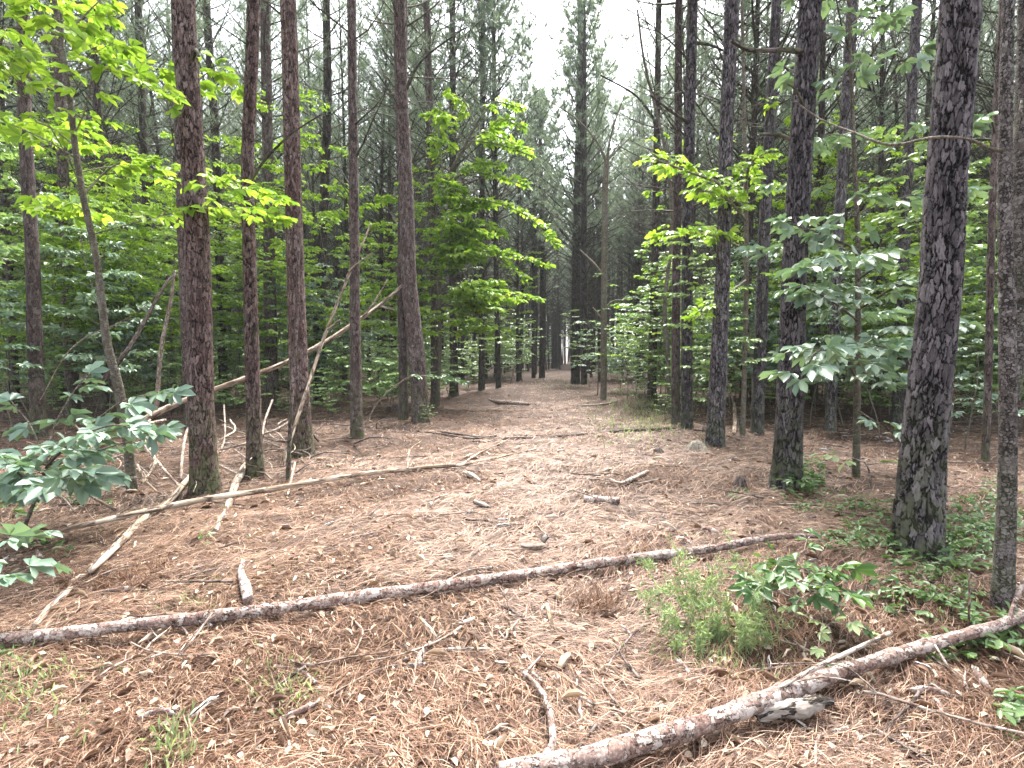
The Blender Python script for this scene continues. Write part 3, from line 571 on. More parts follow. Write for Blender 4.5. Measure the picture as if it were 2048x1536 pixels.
hardwood('sapling', [(874, 815, 8), (880, 700, 7), (879, 600, 7), (884, 450, 6), (888, 370, 6), (925, 300, 5), (962, 232, 4)],
         'bright yellow-green sapling arching over the left edge of the path', 'bark_smooth', 'leaf_yellow',
         limbs=[[(962, 232, 0, 3), (990, 205, 0, 3), (1040, 215, -.2, 2)], [(888, 370, 0, 4), (940, 330, -.5, 3), (1000, 330, -.8, 2)], [(884, 420, 0, 4), (960, 400, -.6, 3), (1050, 430, -1, 2), (1110, 490, -1.1, 2)],
                [(925, 300, 0, 3), (980, 270, .4, 3), (1050, 300, .5, 2)], [(880, 560, 0, 4), (960, 500, -.8, 3), (1090, 530, -1.2, 2)], [(888, 360, 0, 4), (878, 280, 0, 3), (880, 215, .2, 2)],
                [(878, 620, 0, 4), (960, 580, .2, 3), (1080, 600, .2, 2)], [(930, 290, 0, 3), (900, 240, -.4, 2), (850, 230, -.5, 2)], [(884, 440, 0, 3), (820, 400, -.3, 3), (760, 400, -.3, 2)],
                [(880, 520, 0, 3), (800, 470, .5, 3), (740, 450, .6, 2)], [(950, 250, 0, 3), (930, 205, 0, 3), (900, 185, .3, 2)], [(925, 300, 0, 3), (1000, 240, -.3, 2), (1045, 260, -.3, 2)],[(915, 340, 0, 3), (980, 350, -.7, 2), (1050, 370, -1, 2)],[(935, 280, 0, 3), (1000, 290, -.7, 2), (1060, 310, -1, 2)],[(884, 430, 0, 3), (940, 440, -1, 2), (1010, 470, -1.5, 2)],[(920, 310, 0, 3), (900, 290, -.5, 2), (865, 280, -.8, 2)],[(882, 500, 0, 3), (930, 480, -.6, 2), (1000, 520, -1.2, 2), (1050, 560, -1.3, 2)]],
         auto=((25, 1.8, 6.3, 2.3), dict(bias=-.3, dens=1.6)), L=.22, style='comp', cat='sapling')
hardwood('hardwood_tree', [(1207, 800, 13), (1208, 600, 12), (1210, 400, 11), (1213, 318, 11)],
         'slender forked tree right of the path, splitting into thin raised arms', 'bark_smooth', 'leaf_green', forks=[[(1213, 325, 0, 5), (1195, 285, 0, 4), (1150, 235, 0, 3), (1085, 195, 0, 1.5)], [(1213, 325, 0, 5), (1222, 270, 0, 4), (1238, 220, 0, 3), (1258, 170, 0, 1.5)],
         [(1213, 322, 0, 5), (1250, 285, 0, 3), (1275, 262, 0, 1.5)]], extra=[[(1210, 560, 0, 6), (1190, 530, 0, 5), (1160, 500, 0, 3)], [(1208, 620, 0, 6), (1225, 603, 0, 4), (1245, 600, 0, 3)], [(1206, 640, 0, 4), (1185, 615, 0, 3)]], auto=((5, 1.4, 4.5, .8), dict(dens=.6)), L=.12, style='simple')
hardwood('sapling', [(1340, 828, 9), (1335, 700, 9), (1330, 600, 8), (1345, 450, 8), (1330, 300, 6), (1290, 130, 5), (1275, 20, 4)],
         'leaning vine-hung sapling left of the tight trunk cluster, with yellowish leaves', 'bark_smooth', 'leaf_yellow', auto=((20, 1.6, 7.2, .9), dict(dens=.9)), L=.14, style='simple', cat='sapling', top=7)
hardwood('sapling', [(1485, 872, 11), (1490, 700, 10), (1493, 512, 9), (1490, 300, 8), (1484, 0, 6)],
         'thin brown sapling with light green palm-like leaves, right of the mound-foot pine', 'bark_smooth', 'leaf_yellow',
         limbs=[[(1492, 420, 0, 5), (1440, 370, -1.8, 4), (1380, 345, -2.6, 3), (1300, 315, -3.2, 2)], [(1492, 440, 0, 5), (1450, 395, -1.9, 4), (1400, 380, -2.5, 2)], [(1491, 380, 0, 5), (1500, 330, -1.8, 3), (1540, 300, -2.5, 2)],
                [(1493, 500, 0, 5), (1420, 470, -1.5, 3), (1320, 470, -2.2, 2)], [(1492, 560, 0, 5), (1440, 600, -1, 3), (1390, 640, -1.4, 2)]], auto=((6, 2.6, 6, 1.2), dict(dens=.7)), L=.15, style='comp', top=6.5, cat='sapling')
hardwood('sapling', [(1712, 958, 17), (1714, 800, 15), (1716, 512, 12), (1708, 300, 9), (1700, 80, 6)],
         'leafy bluish-green sapling with rough stem, between the ivy-footed pine and the biggest pine', 'bark_smooth', 'leaf_blue',
         limbs=[[(1714, 640, 0, 5), (1660, 600, -.5, 4), (1600, 570, -.8, 3)], [(1714, 760, 0, 5), (1690, 720, -1, 4), (1640, 700, -1.6, 3), (1600, 760, -1.7, 2)], [(1715, 620, 0, 5), (1780, 580, -.4, 4), (1830, 560, -.7, 2)],
                [(1714, 740, 0, 5), (1770, 760, -.5, 3), (1830, 790, -.7, 2)], [(1714, 820, 0, 5), (1760, 850, -.3, 3), (1820, 890, -.4, 2)], [(1716, 500, 0, 5), (1650, 470, -.5, 3), (1560, 440, -.8, 2)],
                [(1715, 560, 0, 5), (1750, 530, -.5, 3), (1690, 520, -1.2, 3), (1620, 535, -1.5, 2)], [(1713, 700, 0, 4), (1740, 690, -.8, 3), (1790, 700, -1.2, 2)]], auto=((18, .9, 5.0, 1.3), dict()), L=.16, style='comp', top=5.2, cat='sapling')
hardwood('hardwood_tree', [(2004, 1226, 50), (2012, 1050, 43), (2016, 850, 38), (2014, 600, 36), (2012, 560, 33), (2010, 330, 30), (2014, 100, 27), (2018, -60, 25)],
         'scaly grey twin-stemmed tree at the right edge, foot on the leaning log end', 'bark_scaly', 'leaf_green', fine=True,
         forks=[[(2018, 800, .05, 34), (2036, 620, .1, 32), (2046, 350, .1, 31), (2052, 100, .1, 28), (2056, -80, .1, 26)]],
         extra=[[(2008, 302, 0, 9), (1985, 298, -.05, 7), (1930, 277, -.25, 5), (1860, 276, -.35, 5), (1780, 290, -.35, 4.5), (1700, 262, -.2, 3.5), (1640, 238, -.1, 3), (1590, 203, -.1, 3)], [(2010, 300, 0, 9), (2032, 260, .05, 8), (2044, 200, .05, 6)],
                [(2004, 560, 0, 8), (1994, 548, -.04, 6)]], auto=((5, 3.4, 6.5, 1.2), dict()), L=.12, top=8)
hardwood('sapling', [(576, 962, 9), (583, 800, 8), (594, 620, 7), (597, 500, 5), (600, 380, 4)], 'thin reddish bare stem leaning in front of the upright brown pine', 'bark_mid', 'leaf_green', top=3.2, cat='sapling', extra=[[(583, 740, 0, 4), (600, 700, 0, 2)]])
# broad bluish leaves at the left
hardwood('shrub', [(40, 1080, 10), (70, 1000, 9), (95, 930, 8)], 'broad bluish hand-shaped leaves spreading low at the left edge', 'bark_smooth', 'leaf_blue',
         auto=((8, .3, .9, .7), dict()), limbs=[[(95, 930, 0, 5), (170, 860, -.1, 4), (250, 800, 0, 3), (320, 790, .1, 2)], [(95, 930, 0, 5), (150, 880, -.4, 4), (230, 850, -.5, 3), (300, 870, -.5, 2)], [(90, 930, 0, 5), (110, 850, .2, 4), (150, 780, .3, 3), (180, 745, .4, 2)],
                [(70, 1000, 0, 5), (40, 950, -.4, 4), (10, 920, -.6, 3)], [(70, 1000, 0, 5), (120, 960, -.5, 3), (170, 940, -.7, 2)], [(95, 930, 0, 4), (60, 850, .2, 3), (20, 800, .3, 2)], [(95, 930, 0, 4), (200, 900, .2, 3), (330, 860, .4, 2)]],
         L=.15, style='comp', cat='shrub')
hardwood('shrub', [(-60, 1260, 12), (-50, 1180, 10), (-30, 1120, 8)], 'few broad leaves poking in at the lower left edge', 'bark_smooth', 'leaf_blue',
         limbs=[[(-30, 1120, 0, 5), (0, 1085, 0, 3), (20, 1070, 0, 2)], [(-40, 1150, 0, 5), (0, 1150, -.1, 3), (15, 1150, -.1, 2)], [(-30, 1120, 0, 5), (-20, 1060, .2, 3)]], L=.12, style='comp', cat='shrub')
hardwood('seedling', [(1593, 1245, 7), (1592, 1190, 6), (1588, 1140, 5)], 'bushy broad-leaved seedling between the thin fallen log and the leaning stick', 'twig', 'leaf_vine',
         limbs=[[(1592, 1190, 0, 4), (1640, 1150, -.05, 3), (1680, 1135, -.1, 2)], [(1590, 1170, 0, 4), (1560, 1120, .05, 3), (1545, 1100, .05, 2)], [(1588, 1140, 0, 3), (1600, 1105, 0, 3), (1620, 1095, 0, 2)], [(1592, 1200, 0, 4), (1550, 1180, -.1, 3), (1520, 1170, -.1, 2)],
                [(1592, 1200, 0, 4), (1630, 1185, -.2, 3), (1680, 1185, -.2, 2)], [(1592, 1180, 0, 4), (1600, 1160, -.25, 3), (1590, 1165, -.3, 2)]], auto=((6, .08, .33, .22), dict(dens=1.0, r0=.003)), L=.085, style='comp', cat='plant')
hardwood('seedling', [(1662, 1300, 5), (1660, 1260, 4), (1655, 1250, 3)], 'pale yellow-green seedling just right below the bushy seedling', 'twig', 'fern', limbs=[[(1655, 1250, 0, 3), (1670, 1240, 0, 2)], [(1655, 1250, 0, 3), (1640, 1245, 0, 2)]], L=.06, style='comp', cat='plant')
hardwood('seedling', [(1740, 975, 4), (1738, 940, 4), (1730, 925, 3)], 'pale yellow-green leaf sprig beside the foot of the biggest pine', 'twig', 'fern', limbs=[[(1730, 925, 0, 3), (1700, 915, 0, 2), (1690, 925, 0, 2)], [(1730, 930, 0, 3), (1770, 925, 0, 2), (1795, 925, 0, 2)]], L=.1, style='simple', cat='plant')
hardwood('seedling', [(730, 850, 3), (760, 800, 3), (800, 765, 3), (820, 752, 2)], 'thin twig plant with pale shining leaves before the bent dark pine', 'twig', 'leaf_vine', limbs=[[(800, 765, 0, 2), (830, 752, 0, 2), (870, 755, 0, 2), (920, 765, 0, 1)]], L=.15, style='comp', cat='plant')
# feathery weed
def feathery(px, py, n, w_, h, label, L=.035):
    c = ground_at(px, py); root = empty('feathery_weed', c); st, lf = MB(), MB(); O, D = [], []
    for _ in range(n):
        b = branch_pts([rng.normal(0, w_), rng.normal(0, w_ * .7), 0], U(0, 6.28), h * U(.4, 1.1), U(1.0, 1.5), U(.7, 1.5), 6, .2); tube(st, b, np.linspace(.0018, .0007, 6), 3, cap=False)
        for _ in range(11):
            k = rng.integers(1, 5); q = b[k] + (b[k + 1] - b[k]) * U(); s = branch_pts(q, U(0, 6.28), h * U(.08, .2), U(.2, 1), U(.1, .8), 3, .3); tube(st, s, [.0009, .0008, .0005], 3, cap=False)
            for f in (.2, .4, .6, .8, 1): 
                for _ in range(2): O.append(s[0] + (s[-1] - s[0]) * f); D.append(rng.standard_normal(3) + [0, 0, .5])
    leaves(lf, np.array(O), np.array(D), rng.standard_normal((len(O), 3)), L * U(.5, 1.2, len(O)), .12, .05)
    st.build('stems', M['fern'], root)['kind'] = 'stuff'; lf.build('leaves', M['fern'], root)['kind'] = 'stuff'; tag(root, label, 'plant')
feathery(1440, 1262, 20, .13, .42, 'feathery light green weed clump left of the bushy seedling')
feathery(1500, 1290, 8, .07, .22, 'low feathery weed tuft at the foot of the bushy seedling')
feathery(1390, 1300, 10, .09, .16, 'short feathery weed left of the tall feathery clump')
# ground vines (stuff)
mb = MB()
def vines(cx, cy, rx, ry, n, L, hh):
    a_ = U(0, 6.28, n); r_ = np.sqrt(U(0, 1, n)); O = []
    for k in range(n):
        px, py = cx + rx * r_[k] * math.cos(a_[k]), cy + ry * r_[k] * math.sin(a_[k])
        if px > 2000 and py < 990: continue
        p = ground_at(px, max(py, 780)); O.append(p + [0, 0, U(.02, hh)])
    O = np.array(O); m = len(O); h = U(0, 6.28, m)
    compound(mb, O, np.stack([np.cos(h), np.sin(h), rng.normal(0, .1, m)], -1), UP + .35 * rng.standard_normal((m, 3)), L * U(.6, 1.3, m), 3)
vines(1600, 975, 50, 30, 120, .07, .22); vines(1580, 940, 35, 30, 40, .06, .35); vines(1770, 1060, 100, 50, 220, .05, .10); vines(1880, 1110, 120, 60, 240, .055, .12); vines(1960, 1060, 90, 60, 200, .055, .12)
vines(1850, 1200, 110, 50, 90, .05, .08); vines(1990, 1290, 60, 50, 40, .06, .08); vines(1900, 1310, 60, 30, 22, .055, .06); vines(2030, 1450, 35, 40, 30, .055, .08); vines(2020, 980, 60, 30, 60, .05, .1)
vines(1650, 1010, 90, 25, 90, .045, .06); vines(1490, 1000, 40, 20, 14, .035, .04); vines(100, 1095, 50, 25, 20, .045, .05); vines(410, 1075, 12, 20, 9, .04, .05); vines(20, 1310, 30, 14, 6, .05, .05); vines(1680, 1350, 40, 20, 8, .05, .05)
vines(30, 1000, 60, 40, 60, .07, .15); vines(180, 1000, 60, 30, 20, .05, .1); vines(1700, 1090, 60, 20, 60, .045, .08)
tag(mb.build('ground_vines', M['leaf_vine']), 'low green vine leaves creeping over the needles', 'ground cover', None, 'stuff')
# grass blades (stuff)
mb = MB()
def grass(cx, cy, rx, ry, n, L, wd=.06):
    O = np.array([ground_at(cx + rx * rng.normal(0, .9), max(740, cy + ry * rng.normal(0, .9))) for _ in range(n)]); 
    leaves(mb, O, np.stack([rng.normal(0, .6, n), rng.normal(0, .6, n), np.ones(n)], -1), rng.standard_normal((n, 3)), L * U(.5, 1.3, n), wd, .02)
for a_ in [(60, 1400, 60, 60, 170, .06), (20, 1370, 40, 30, 90, .06), (340, 1500, 30, 30, 110, .07), (570, 1380, 40, 30, 120, .06), (360, 1210, 40, 15, 60, .05), (150, 1340, 60, 20, 60, .05), (430, 1165, 30, 12, 40, .04), (1430, 1310, 80, 25, 300, .06),
           (1280, 830, 60, 30, 800, .13, .07), (1320, 800, 60, 14, 500, .14, .07), (1120, 765, 40, 10, 400, .12), (700, 960, 200, 40, 60, .04), (980, 880, 200, 40, 90, .05), (1870, 1170, 80, 60, 150, .06), (1500, 1130, 60, 30, 90, .06), (540, 1120, 60, 30, 50, .04)]: grass(*a_)
tag(mb.build('grass', M['fern']), 'sparse short green grass blades coming through the needles', 'grass', None, 'stuff')

# ------------------------------------------------------------------ fallen wood
def stick(pts, label, m='twig', name='fallen_branch', cat='branch', group=None, side=(), sides=8, fine=False, lift=None, rough=.05, step=None):
    """pts (px, py, width px[, height of the centre above the ground])"""
    P, Rr = [], []
    if not any(len(q) > 3 and q[3] > .1 for q in pts):
        f_ = [tuple(q) if len(q) > 3 else (*q, None) for q in pts]; nw = [f_[0]]
        for a_, b_ in zip(f_, f_[1:]):
            ns = max(1, int(abs(b_[0] - a_[0]) / 30))
            for k in range(1, ns + 1):
                t = k / ns; hh = None if a_[3] is None or b_[3] is None else a_[3] + (b_[3] - a_[3]) * t
                nw.append((a_[0] + (b_[0] - a_[0]) * t, a_[1] + (b_[1] - a_[1]) * t + (rng.normal(0, .25) if k < ns else 0), a_[2] + (b_[2] - a_[2]) * t, hh))
        pts = [q if q[3] is not None else q[:3] for q in nw]
    for q in pts:
        g0 = ground_at(q[0], q[1]); r_ = q[2] * pxr(g0)
        if len(q) > 3: r_ *= 1 - q[3] / CAMH
        hgt = (q[3] if len(q) > 3 else r_ * .7) + .016
        rr_ = ray(q[0], q[1]); z = float(gh(g0[0], g0[1])) + hgt; t = (z - CAMH) / rr_[2]; p = rr_ * t + [0, 0, CAMH]; P.append(p); Rr.append(r_)
    P = np.array(P); o = P[0].copy(); o[2] = float(gh(o[0], o[1])); root = MB()
    tube(root, P - o, Rr, 64 if fine else sides, step=step or (.012 if fine else .04), rough=0 if fine else rough, wob=.045 if fine else .05)
    ob = None
    for sd in side:
        Q, q_r = [], []
        for q in sd:
            g0 = ground_at(q[0], q[1]); r_ = q[2] * pxr(g0); r_ *= 1 - (q[3] if len(q) > 3 else 0) / CAMH; rr_ = ray(q[0], q[1]); z = float(gh(g0[0], g0[1])) + (q[3] if len(q) > 3 else r_ * .9) + .016; t = (z - CAMH) / rr_[2]; Q.append(rr_ * t + [0, 0, CAMH] - o); q_r.append(r_)
        tube(root, Q, q_r, 7, step=.03, rough=.05)
    ob = root.build(name, M[m], None, True); ob.location = o
    return tag(ob, label, cat, group)
stick([(-60, 1285, 34, .04), (100, 1270, 34, .04), (250, 1252, 33, .045), (400, 1236, 31, .05), (560, 1216, 29, .045), (700, 1196, 28, .04), (850, 1176, 25, .035), (1010, 1155, 23, .035), (1200, 1126, 21, .035), (1320, 1110, 19, .03), (1420, 1098, 18, .04), (1500, 1082, 17, .06), (1560, 1073, 14, .07), (1640, 1072, 10, .06)],
      'long thin bark-covered log lying across the whole foreground from the left edge', 'log_bark', 'fallen_log', 'log', fine=True, side=[[(1010, 1155, 6), (1030, 1146, 5, .05)], [(1320, 1110, 4), (1300, 1085, 3, .07)]])
stick([(1000, 1545, 50, .05), (1100, 1528, 52, .05), (1190, 1512, 52, .055), (1400, 1450, 48, .055), (1560, 1388, 44, .06), (1700, 1338, 38, .055), (1850, 1292, 34, .05), (2000, 1250, 30, .05), (2080, 1215, 27, .06)],
      'thick pinkish-grey log running into the lower right corner', 'log_bark', 'fallen_log', 'log', fine=True,
      side=[[(1080, 1520, 22, .06), (1105, 1490, 20, .06), (1098, 1415, 14, .05), (1078, 1375, 12, .04), (1045, 1342, 7, .03)], [(1085, 1365, 8, .03), (1065, 1345, 6, .04)], [(1870, 1290, 5, .06), (1900, 1340, 4, .02)], [(2015, 1245, 10, .06), (2035, 1190, 12, .12), (2060, 1140, 12, .2)]])
stick([(1505, 1408, 9, .05), (1600, 1352, 11, .11), (1668, 1318, 12, .15), (1780, 1266, 12, .22)], 'straight bare stick propped up over the thick lower right log', 'twig', side=[[(1780, 1266, 12, .22), (1784, 1262, 4, .23)]])
stick([(1728, 1384, 9, .03), (1760, 1388, 9, .03), (1850, 1417, 9, .03), (1950, 1445, 10, .03), (2060, 1470, 10, .03)], 'bare forked stick pointing to the right edge below the thick log', 'twig', side=[[(1752, 1384, 5, .03), (1715, 1350, 5, .06), (1670, 1328, 4, .10), (1560, 1327, 3, .06), (1525, 1330, 2, .03)], [(1755, 1386, 5, .03), (1700, 1362, 4, .08), (1640, 1355, 4, .1), (1560, 1372, 3, .07)], [(1752, 1386, 4, .03), (1750, 1410, 3, .02)]])
stick([(1405, 1480, 3), (1450, 1465, 4), (1520, 1455, 5), (1600, 1450, 6), (1680, 1452, 6), (1760, 1472, 6), (1865, 1512, 5)], 'thin curved twig below the gnarled grey wood', 'twig')
stick([(38, 1086, 15, .05), (160, 1052, 15, .06), (300, 1020, 16, .09), (420, 996, 15, .10), (520, 982, 14, .10), (620, 965, 12, .09), (720, 948, 11, .06), (800, 940, 9, .04), (870, 932, 8, .03), (920, 930, 7, .02), (990, 916, 5, .02), (1072, 898, 3, .02)],
      'long pale peeled pole crossing the left foreground in front of the thick reddish pine', 'log_bare', 'fallen_pole', 'log', side=[[(815, 938, 4), (820, 900, 3, .03), (845, 880, 2, .05)], [(925, 928, 4), (960, 905, 3, .03), (1010, 882, 2, .05)], [(900, 930, 3), (905, 905, 2, .03)]])
stick([(70, 1250, 17, .02), (100, 1215, 19, .02), (140, 1178, 18, .01)], 'short broken piece of pale pole by the left end of the foreground log', 'log_bare', 'fallen_pole', 'log')
stick([(180, 1142, 16, .02), (235, 1090, 19, .04), (290, 1035, 18, .05), (340, 1000, 15, .05), (400, 930, 12, .05)], 'pale pole slanting up to the foot of the thick reddish pine', 'log_bare', 'fallen_pole', 'log')
stick([(430, 1062, 14, .02), (455, 1015, 17, .03), (472, 965, 19, .05), (492, 930, 16, .07)], 'stubby pale log with broken end between the two nearest left pines', 'log_bare', 'fallen_log', 'log', side=[[(455, 1010, 5), (495, 1018, 3)]])
stick([(486, 1122, 8, .02), (482, 1145, 14, .03), (490, 1170, 22, .04), (497, 1200, 24, .03)], 'stubby whitish bark-flaked log piece above the long foreground log', 'log_bark', 'fallen_log', 'log', fine=True)
stick([(875, 863, 4), (930, 870, 5), (985, 878, 6), (1080, 875, 6), (1180, 868, 7), (1260, 861, 7), (1350, 856, 6)], 'dark thin pole lying across the path in the middle distance', 'twig_dark', 'fallen_pole', 'log')
stick([(850, 864, 4), (910, 872, 4), (950, 877, 5), (993, 871, 4)], 'short dark curved branch left of the dark pole across the path', 'twig_dark')
stick([(978, 799, 5, .06), (1000, 804, 9, .05), (1030, 806, 9, .04), (1058, 808, 6, .03)], 'short pale log lying at the left path edge far off', 'log_bark', 'fallen_log', 'log')
stick([(1145, 812, 4), (1200, 809, 4), (1235, 802, 3)], 'far thin branch lying left of the forked tree foot', 'twig')
stick([(1168, 998, 15, .03), (1200, 1002, 20, .03), (1238, 1001, 15, .03)], 'dark split chunk of wood in the middle of the path', 'log_bark', 'wood_chunk', 'wood', rough=.15, sides=14, step=.012)
stick([(1042, 1093, 10, .02), (1065, 1094, 14, .02), (1095, 1092, 15, .02)], 'short rusty stick with a pale block standing behind it', 'twig', 'wood_chunk', 'wood', rough=.07)
stick([(1085, 1082, 16, .03), (1094, 1070, 15, .07)], 'small pale block of wood standing behind the short rusty stick', 'rotten', 'wood_chunk', 'wood', rough=.08)
stick([(948, 1003, 10, .02), (965, 1010, 13, .02), (980, 1016, 9, .015)], 'small two-tone wood chunk left of the dark split chunk', 'rotten', 'wood_chunk', 'wood', rough=.15)
stick([(928, 944, 8, .015), (945, 950, 8, .02), (960, 962, 5, .015)], 'pale forked wood chip in front of the peeled pole tip', 'chip', 'wood_chunk', 'wood', rough=.12)
stick([(1220, 958, 5), (1240, 966, 7), (1255, 962, 9), (1295, 943, 8)], 'bent pale stick right of the path middle', 'twig')
stick([(1275, 968, 5), (1320, 958, 5)], 'thin stick just right of the bent pale stick', 'twig')
stick([(1348, 858, 4), (1420, 862, 4), (1480, 880, 3)], 'thin branch at the feet of the trunk cluster', 'twig_dark')
stick([(1560, 1008, 5), (1640, 1010, 6), (1690, 1010, 5)], 'pale straight stick lying in front of the ivy-footed pine', 'twig')
stick([(1937, 1255, 6, .0), (1939, 1190, 6, .18), (1938, 1140, 5, .33)], 'thin upright pale twig standing left of the scaly twin tree', 'twig')
stick([(1468, 868, 10, .02), (1470, 840, 9, .12), (1468, 805, 6, .30)], 'pale broken snag leaning behind the mound-foot pine', 'log_bare')
stick([(935, 1450, 6), (934, 1490, 8), (930, 1545, 9)], 'knobbly stick pointing straight down at the bottom edge', 'twig')
stick([(945, 1500, 6), (985, 1470, 6), (1055, 1440, 5)], 'slanting stick right of the knobbly stick', 'twig')
stick([(1100, 1412, 5), (1150, 1413, 7), (1205, 1414, 8)], 'short stick right of the raised side limb of the thick log', 'twig', side=[[(1190, 1410, 9, .04), (1165, 1395, 7, .04)], [(1180, 1415, 4), (1130, 1465, 4)]])
stick([(792, 1324, 5), (830, 1312, 6), (880, 1300, 7), (930, 1297, 8), (972, 1298, 7)], 'arched twig in the centre foreground', 'twig', side=[[(910, 1297, 4), (880, 1280, 3)]])
stick([(1000, 1300, 6), (1022, 1260, 7), (1050, 1226, 5)], 'small y-shaped stick right of the arched twig', 'twig', side=[[(1012, 1280, 4), (998, 1262, 3)], [(1000, 1300, 5), (975, 1285, 3)]])
stick([(840, 1235, 6), (860, 1258, 9), (875, 1275, 6)], 'flat split pale sliver left of the y-shaped stick', 'chip', 'wood_chunk', 'wood', rough=.1)
stick([(1093, 1210, 11), (1100, 1235, 11), (1108, 1262, 8)], 'pale flat splinter standing out below the long log', 'chip', 'wood_chunk', 'wood')
stick([(905, 1250, 7), (930, 1244, 9), (952, 1235, 6)], 'pale chip left of the flat splinter', 'chip', 'wood_chunk', 'wood', rough=.1)
stick([(1118, 1335, 12, .02), (1128, 1318, 17, .03), (1137, 1308, 12, .03)], 'creamy block of split wood in the centre foreground', 'chip', 'wood_chunk', 'wood', rough=.1)
stick([(990, 1325, 9), (1010, 1328, 11), (1028, 1330, 8)], 'brown wood stub left of the creamy block', 'twig', 'wood_chunk', 'wood', rough=.1)
stick([(130, 1072, 3), (300, 1005, 2), (330, 1000, 2)], 'thin twig under the pale peeled pole', 'twig')
stick([(138, 1400, 4), (300, 1340, 4), (380, 1300, 4), (440, 1288, 4), (470, 1290, 3)], 'long thin curved twig below the long log at lower left', 'twig', side=[[(145, 1352, 3), (160, 1400, 4), (158, 1440, 3)]])
stick([(360, 1310, 4, .02), (400, 1260, 6, .07), (425, 1225, 5, .12)], 'twig leaning on the long log at left, upper one of two', 'twig')
stick([(355, 1310, 3, .02), (385, 1270, 5, .06), (430, 1228, 4, .10)], 'twig leaning on the long log at left, lower one of two', 'twig')
stick([(490, 1465, 4), (510, 1420, 5), (525, 1390, 6)], 'slanted pale stick at lower left centre', 'twig')
# gnarled grey wood
stick([(1515, 1435, 22, .03), (1555, 1420, 40, .04), (1600, 1416, 50, .045), (1645, 1402, 26, .06), (1668, 1403, 14, .06)], 'gnarled grey rotten wood beneath the thick lower right log', 'rotten', 'rotten_wood', 'wood', side=[[(1590, 1440, 12, .02), (1610, 1452, 10, .01)], [(1600, 1405, 14, .07), (1640, 1396, 12, .07)]], rough=.16, sides=22, step=.015)
# leaning dead poles: real 3-D spans
def span(pts, label, m='log_bare', name='leaning_pole', side=()):
    P = np.array([at(a_, b_, dd) for a_, b_, dd, _ in pts]); Rr = [.62 * w_ * dd / F / 2 for _, _, dd, w_ in pts]; o = P[0].copy(); mb = MB(); tube(mb, P - o, Rr, 12, step=.05, rough=.04)
    for sd in side:
        Q = np.array([at(a_, b_, dd) - o for a_, b_, dd, _ in sd]); tube(mb, Q, [w_ * dd / F / 2 for _, _, dd, w_ in sd], 6, step=.05)
    ob = mb.build(name, M[m], None, True); ob.location = o; return tag(ob, label, 'log')
span([(120, 935, 6.9, 26), (200, 890, 7.4, 24), (300, 833, 8.0, 21), (360, 805, 8.4, 19), (440, 775, 8.8, 17), (560, 730, 9.4, 16), (640, 690, 9.9, 15), (700, 652, 10.4, 13), (760, 610, 10.9, 11), (808, 568, 11.2, 8)],
     'long dead tree leaning from the left ground up against the bent dark pine', 'log_bare', 'leaning_dead_tree', side=[[(720, 640, 10.5, 5), (745, 610, 10.6, 4), (775, 560, 10.8, 2)], [(760, 612, 10.9, 5), (790, 620, 11, 3)]])
span([(563, 935, 6.9, 12), (590, 850, 7.3, 11), (612, 785, 7.7, 11), (650, 670, 8.4, 10), (690, 570, 8.9, 8), (742, 447, 9.6, 5)], 'thin grey pole leaning steeply right, crossing the long dead tree', 'log_bare', side=[[(655, 660, 8.4, 4), (680, 640, 8.4, 3)], [(690, 570, 8.9, 4), (700, 540, 9, 3), (745, 505, 9, 2)]])
span([(200, 770, 8.5, 17), (240, 720, 8.6, 15), (268, 680, 8.8, 13), (330, 570, 9.4, 8), (350, 550, 9.6, 6)], 'dark dead pole leaning right behind the curved smooth tree', 'twig_dark')
span([(312, 830, 9.5, 14), (322, 700, 9.6, 12), (340, 610, 9.7, 10), (350, 540, 9.8, 6)], 'grey speckled standing dead pole left of the thick reddish pine', 'twig')
span([(80, 800, 8, 3), (150, 690, 8, 3), (280, 620, 8, 2), (420, 480, 8, 2), (490, 442, 8, 2)], 'long thin dead branch sloping up through the leaves at left', 'twig')
# bent twigs, brush pile
BR = [([(285, 965, .3), (310, 920, .3), (283, 870, .5), (290, 850, .55), (330, 840, .5)], 7), ([(360, 975, .03), (320, 930, .15), (290, 890, .3), (281, 860, .42), (300, 840, .47)], 7), ([(362, 960, .02), (365, 910, .2), (375, 860, .35), (395, 850, .35)], 7),
      ([(315, 985, .02), (290, 960, .08), (275, 930, .15)], 6), ([(440, 900, .1), (480, 890, .12), (520, 880, .15), (560, 895, .05)], 5), ([(438, 930, .05), (470, 945, .05), (500, 955, .03)], 5), ([(440, 880, .1), (470, 860, .25), (460, 840, .35)], 5),
      ([(520, 870, .2), (560, 855, .28), (612, 820, .4)], 6), ([(540, 860, .1), (560, 870, .2), (580, 900, .05)], 4), ([(445, 850, .2), (500, 870, .15), (570, 875, .1), (630, 870, .05)], 4), ([(300, 950, .05), (260, 920, .1), (200, 900, .1), (150, 850, .3)], 4),
      ([(140, 945, .12), (200, 925, .18), (250, 908, .25)], 5), ([(110, 950, .15), (170, 985, .1), (230, 1020, .02)], 8), ([(95, 970, .1), (130, 1000, .05), (150, 1024, .02)], 5), ([(440, 905, .05), (450, 870, .2), (448, 810, .5)], 4), ([(490, 1010, .03), (440, 1005, .05), (400, 998, .08)], 6),
      ([(470, 900, .1), (510, 930, .08), (545, 960, .02)], 4), ([(575, 990, .02), (582, 960, .08), (590, 925, .2)], 5), ([(275, 1040, .02), (285, 1010, .1), (295, 985, .15)], 6), ([(525, 870, .3), (530, 840, .4), (545, 800, .6)], 5), ([(250, 1085, .02), (200, 1050, .03)], 4)]
